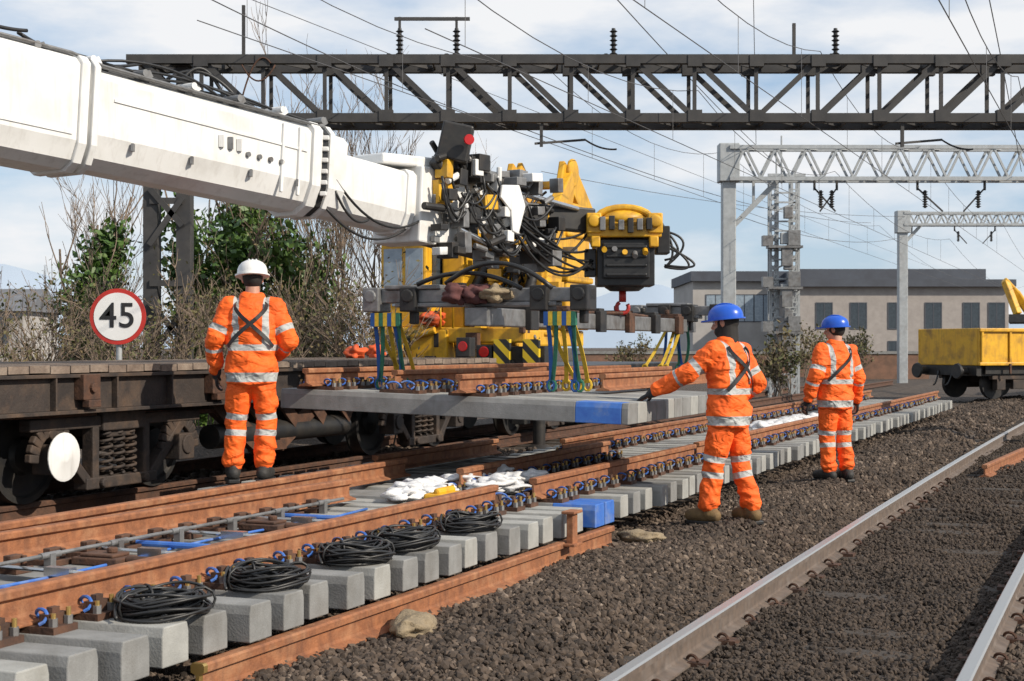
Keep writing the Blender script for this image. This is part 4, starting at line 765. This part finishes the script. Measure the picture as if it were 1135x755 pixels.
b=MB(); b.bb((W(640,0,Y).x,Y-.05,1.152),(W(1030,0,Y).x,Y+.4,1.28)); mk(b,'coping',conc,wlb)
Y=80; x0=W(-70,0,Y).x; x1=W(26,0,Y).x; h_=root('house','grey roofed house mostly hidden by brush at far left edge','house',(x0,Y,0)); zt=W(0,345,Y).z; zr=W(0,318,Y).z
b=MB(); b.bb((x0,Y,0),(x1,Y+6,zt)); mk(b,'wall',cream,h_); b=MB(); b.sweep([(-3.4,0),(3.4,0),(0,zr-zt)],[(x0-.3,Y+3,zt+.002),(x1+.3,Y+3,zt+.002)]); mk(b,'roof',slate,h_)
win(b,h_,x0+(x1-x0)*.6,zt-1.6,1,1.1,Y)
b=MB(); xs=np.linspace(-900,900,90); vs=[]
for x in xs:
    hh=26+22*noise.noise(V((x*.004,1,0)))+9*noise.noise(V((x*.015,4,0))); hh+=60*math.exp(-((x+520)/110)**2)+28*math.exp(-((x-130)/70)**2)
    vs+=[(x,1500,-5),(x,1500+60,max(8,hh)),(x,1900,0)]
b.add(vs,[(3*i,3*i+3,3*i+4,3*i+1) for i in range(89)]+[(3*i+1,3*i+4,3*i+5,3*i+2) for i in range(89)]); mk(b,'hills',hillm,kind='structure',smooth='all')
# ---------------------------------------------------------------- yellow wagon and excavator at right
yw=root('yellow_wagon','yellow open wagon with dark chassis standing at far right on the new line','wagon',(0,0,0),'l')
b=MB(); Lw=8.
b.bb((0,-1.3,.95),(Lw,-1.22,1.98)); b.bb((0,1.22,.95),(Lw,1.3,1.98)); b.bb((0,-1.22,.95),(.08,1.22,1.98)); b.bb((Lw-.08,-1.22,.95),(Lw,1.22,1.98)); b.bb((.08,-1.22,.95),(Lw-.08,1.22,1.02))
for k in range(9): b.bb((.03+k*.98,-1.36,.98),(.11+k*.98,-1.3,1.9))
b.bb((-.04,-1.38,1.88),(Lw+.04,-1.3,1.98)); b.bb((-.04,-1.37,.95),(Lw+.04,-1.3,1.04)); mk(b,'hopper_body',yel,yw,bevel=.02)
b=MB(); b.bb((.1,-1.1,.66),(Lw-.1,1.1,.945)); b.bb((-.06,-1.25,.68),(.1,1.25,.945)); b.bb((.3,-1.2,.72),(Lw-.3,-1.1,.94)); mk(b,'chassis',blackm,yw)
for y in(-.85,.85): b=MB(); b.lathe((-.06,y,.8),[(.1,0),(.1,.3),(.22,.31),(.2,.37)],(-1,0,0)); mk(b,'buffer',blackm,yw,smooth=True)
for xc in(1.7,6.2):
    b=MB()
    for y in(-1.05,1.05):
        b.bar((xc-1.1,y,.62),(xc+1.1,y,.62),.12,.16,up=(0,1,0)); b.box((xc,y,.42),(.7,.14,.26))
        for d in(-.8,.8): b.box((xc+d,y,.42),(.3,.2,.3))
    b.bb((xc-.2,-1.0,.45),(xc+.2,1.0,.66)); bo=mk(b,'bogie',dark,yw,bevel=.015)
    for d in(-.8,.8):
        for y in(-.78,.78): b=MB(); b.lathe((xc+d,y,.43),[(.1,-.07),(.42,-.06),(.42,.06),(.1,.07)],(0,1,0),24); mk(b,'wheel',blackm,bo,smooth=True)
for k in range(5): mk(MB().bar((1.0+1.4*k,-1.39,1.0),(1.0+1.4*k,-1.39,.72),.05,.05),'latch',rustd,yw)
tubes([arc((-.08,-.3,.8),(-.3,-.25,.4),.1,8),arc((-.08,.3,.8),(-.3,.25,.4),.1,8)],'brake_hose',blackr,yw,.025)
yw.location=V((W(1024,0,42).x+1.0,43.2,.02)); yw.rotation_euler.z=R(24)
ex=root('excavator','yellow excavator whose arm shows at the right edge above the wagon','excavator',(-.6,48,.0),'t')
b=MB(); b.bb((-1.6,47,.7),(.4,50,1.6)); b.bb((-1.4,48.6,1.6),(.2,50,2.0)); mk(b,'body',yel,ex,bevel=.05)
b=MB(); b.bb((-.4,47,1.6),(.4,48.5,2.6)); c_=mk(b,'cab',blackm,ex,bevel=.04); b=MB(); b.bb((-.35,46.985,1.8),(.35,46.995,2.5)); mk(b,'window',glass,c_)
for x in(-1.6,0): b=MB(); b.bb((x,46.5,.05),(x+.5,50.2,.62)); mk(b,'crawler_track',blackr,ex,bevel=.2)
b=MB(); b.bar((-1.2,47.2,1.5),(-2.4,46.8,2.4),.28,.42,up=(0,1,0)); b.bar((-2.35,46.8,2.3),(-2.9,46.5,3.2),.26,.36,up=(0,1,0)); b.bar((-2.85,46.5,3.15),(-3.25,46.3,3.6),.22,.26,up=(0,1,0)); mk(b,'boom_arm',yel,ex,bevel=.05)
b=MB(); b.bar((-3.2,46.3,3.55),(-2.8,45.9,2.5),.2,.22); mk(b,'stick',yel,ex,bevel=.03)
mk(MB().cyl((-1.5,46.95,2.0),(-2.6,46.6,2.95),.06),'ram',chrome,ex,smooth=True)
b=MB(); b.poly([(-2.8,45.6,2.5),(-2.8,46.2,2.5),(-2.8,46.0,2.2),(-2.8,45.5,2.25)],.5,(1,0,0)); mk(b,'bucket',blackm,ex)
ex.location=T(-1.1,52.5,0)
# ---------------------------------------------------------------- vegetation
def quads(cs,size,rng):
    m=len(cs); a=rng.randn(m,3); a/=np.linalg.norm(a,axis=1)[:,None]; b=rng.randn(m,3); b-=a*(a*b).sum(1)[:,None]; b/=np.linalg.norm(b,axis=1)[:,None]
    sz=size*rng.uniform(.6,1.3,(m,1)); P=np.stack([cs-a*sz,cs+b*sz*.55,cs+a*sz,cs-b*sz*.55],1).reshape(-1,3)
    q=MB(); q.v=[tuple(x) for x in P]; q.f=[(4*i,4*i+1,4*i+2,4*i+3) for i in range(m)]; q.mi=[0]*m; return q
def plant(name,label,cat,base,h,seed,stems,spread,depth,ivy,leaf,leafm,lean=0,group=None,trunkr=.09,lsize=.07,up=.1):
    rn=random.Random(seed); rg=np.random.RandomState(seed); rt=root(name,label,cat,base,group=group); tr=MB(); cr_=MB(); ip=[]; tips=[]
    def grow(p,d,Ln,r,k):
        pts=[p]
        for i in range(4):
            d=(d+V((rn.gauss(0,.13),rn.gauss(0,.13),rn.gauss(up*.6,.08)))).normalized(); p=p+d*Ln/4; pts.append(p)
        (tr if k==0 else cr_).tube(pts,r,6 if k<1 else 4 if k<3 else 3,r2=r*.55)
        if k==0: ip.extend([(q,r) for q in pts]*4)
        if k==1: ip.extend([(q,r) for q in pts[:3]])
        if k>=depth-1: tips.extend(pts[1:])
        if k<depth:
            for j in range(rn.randint(2,4) if k else rn.randint(4,6)):
                q=pts[rn.randint(1,4)]; nd=(d+V((rn.gauss(0,spread),rn.gauss(0,spread),rn.gauss(up*1.2,spread*.6)))).normalized(); grow(q,nd,Ln*rn.uniform(.5,.75),max(.006,r*.5),k+1)
    for sN in range(stems): grow(V(base)+V((rn.uniform(-.3,.3)*(stems>1),rn.uniform(-.3,.3)*(stems>1),0)),V((rn.gauss(lean,.1),rn.gauss(0,.1),1)).normalized(),h*.5*rn.uniform(.85,1.1),trunkr*rn.uniform(.6,1.1),0)
    mk(tr,'trunk' if cat=='tree' else 'stem',bark,rt); mk(cr_,'crown',twig,rt)
    if ivy:
        c=[]
        while len(c)<ivy:
            q,r=ip[rn.randrange(len(ip))]; q2=ip[rn.randrange(len(ip))][0]
            if q.z-base[2]>h*.85: continue
            if (q2-q).length<h*.2: q=q.lerp(q2,rn.random())
            c.append(np.array(q)+rg.randn(3)*np.array((.17,.17,.24))*(1+.7*noise.noise(q*2)))
        mk(quads(np.array(c),lsize,rg),'ivy',ivym,rt)
    if leaf:
        c=np.array([np.array(tips[rn.randrange(len(tips))])+rg.randn(3)*.07 for _ in range(leaf)]); mk(quads(c,lsize,rg),'leaves',leafm,rt)
TR=[(90,28,5.5,'leaning ivy clad tree left of the speed sign',8500,1,-.06,3,.08),(125,31,5.4,'thin bare tree at left just above the speed sign',0,3,0,4,.04),(232,27,6.0,'ivy clad tree right of the dark gantry post',11000,2,.03,3,.08),(288,29,6.6,'tall bare tree with dark ivy between post and white boom',10000,2,0,3,.08),(338,28,5.8,'multi stemmed bare tree behind the white helmeted worker',5000,3,0,4,.05),(385,30,6.6,'pale stemmed bare tree behind the boom collar',0,3,.05,4,.045),(418,27,5.0,'slim bare tree just left of the yellow machine',0,2,0,4,.04),(470,38,9.0,'tall bare tree rising behind gantry above the boom',0,2,0,4,.03)]
for i,(px,Y,h_,lab,iv_,stm,ln,dp,tr_) in enumerate(TR):
    p=W(px,0,Y); plant('bare_tree',lab,'tree',(p.x,Y,.1),h_,i+11,stm,.34,dp,iv_,0,None,ln,'bare trees along the left boundary',tr_,.08,.16)
SN=['leftmost','second from left','third from left','fourth from left','fifth from left','sixth from left','seventh from left','eighth from left','ninth from left','rightmost']
for i in range(10):
    px=-5+47*i; Y=21.5+2.2*(i%3); p=W(px,0,Y); plant('shrub',f'brown leafless scrub bush behind flat wagon, {SN[i]} in the row','bush',(p.x,Y,.1),2.3+.5*((i*7)%3)/2,i+41,8,.5,3,0,900,bushm,0,'scrub bushes behind the wagon',.016,.036)
for i,(px,Y,hh) in enumerate([(866,41,2.0),(892,62,2.6),(950,66,2.3),(700,66,2.2)]):
    p=W(px,0,Y); plant('shrub',['bush at the foot of the equipment column','bush right of the equipment column by the wall','bush behind the farthest worker by the wall','bush left of the reaching worker by the wall'][i],'bush',(p.x,Y,0),hh,i+71,5,.55,3,0,800,bushm,0,'bushes along the brick wall',.03,.07)
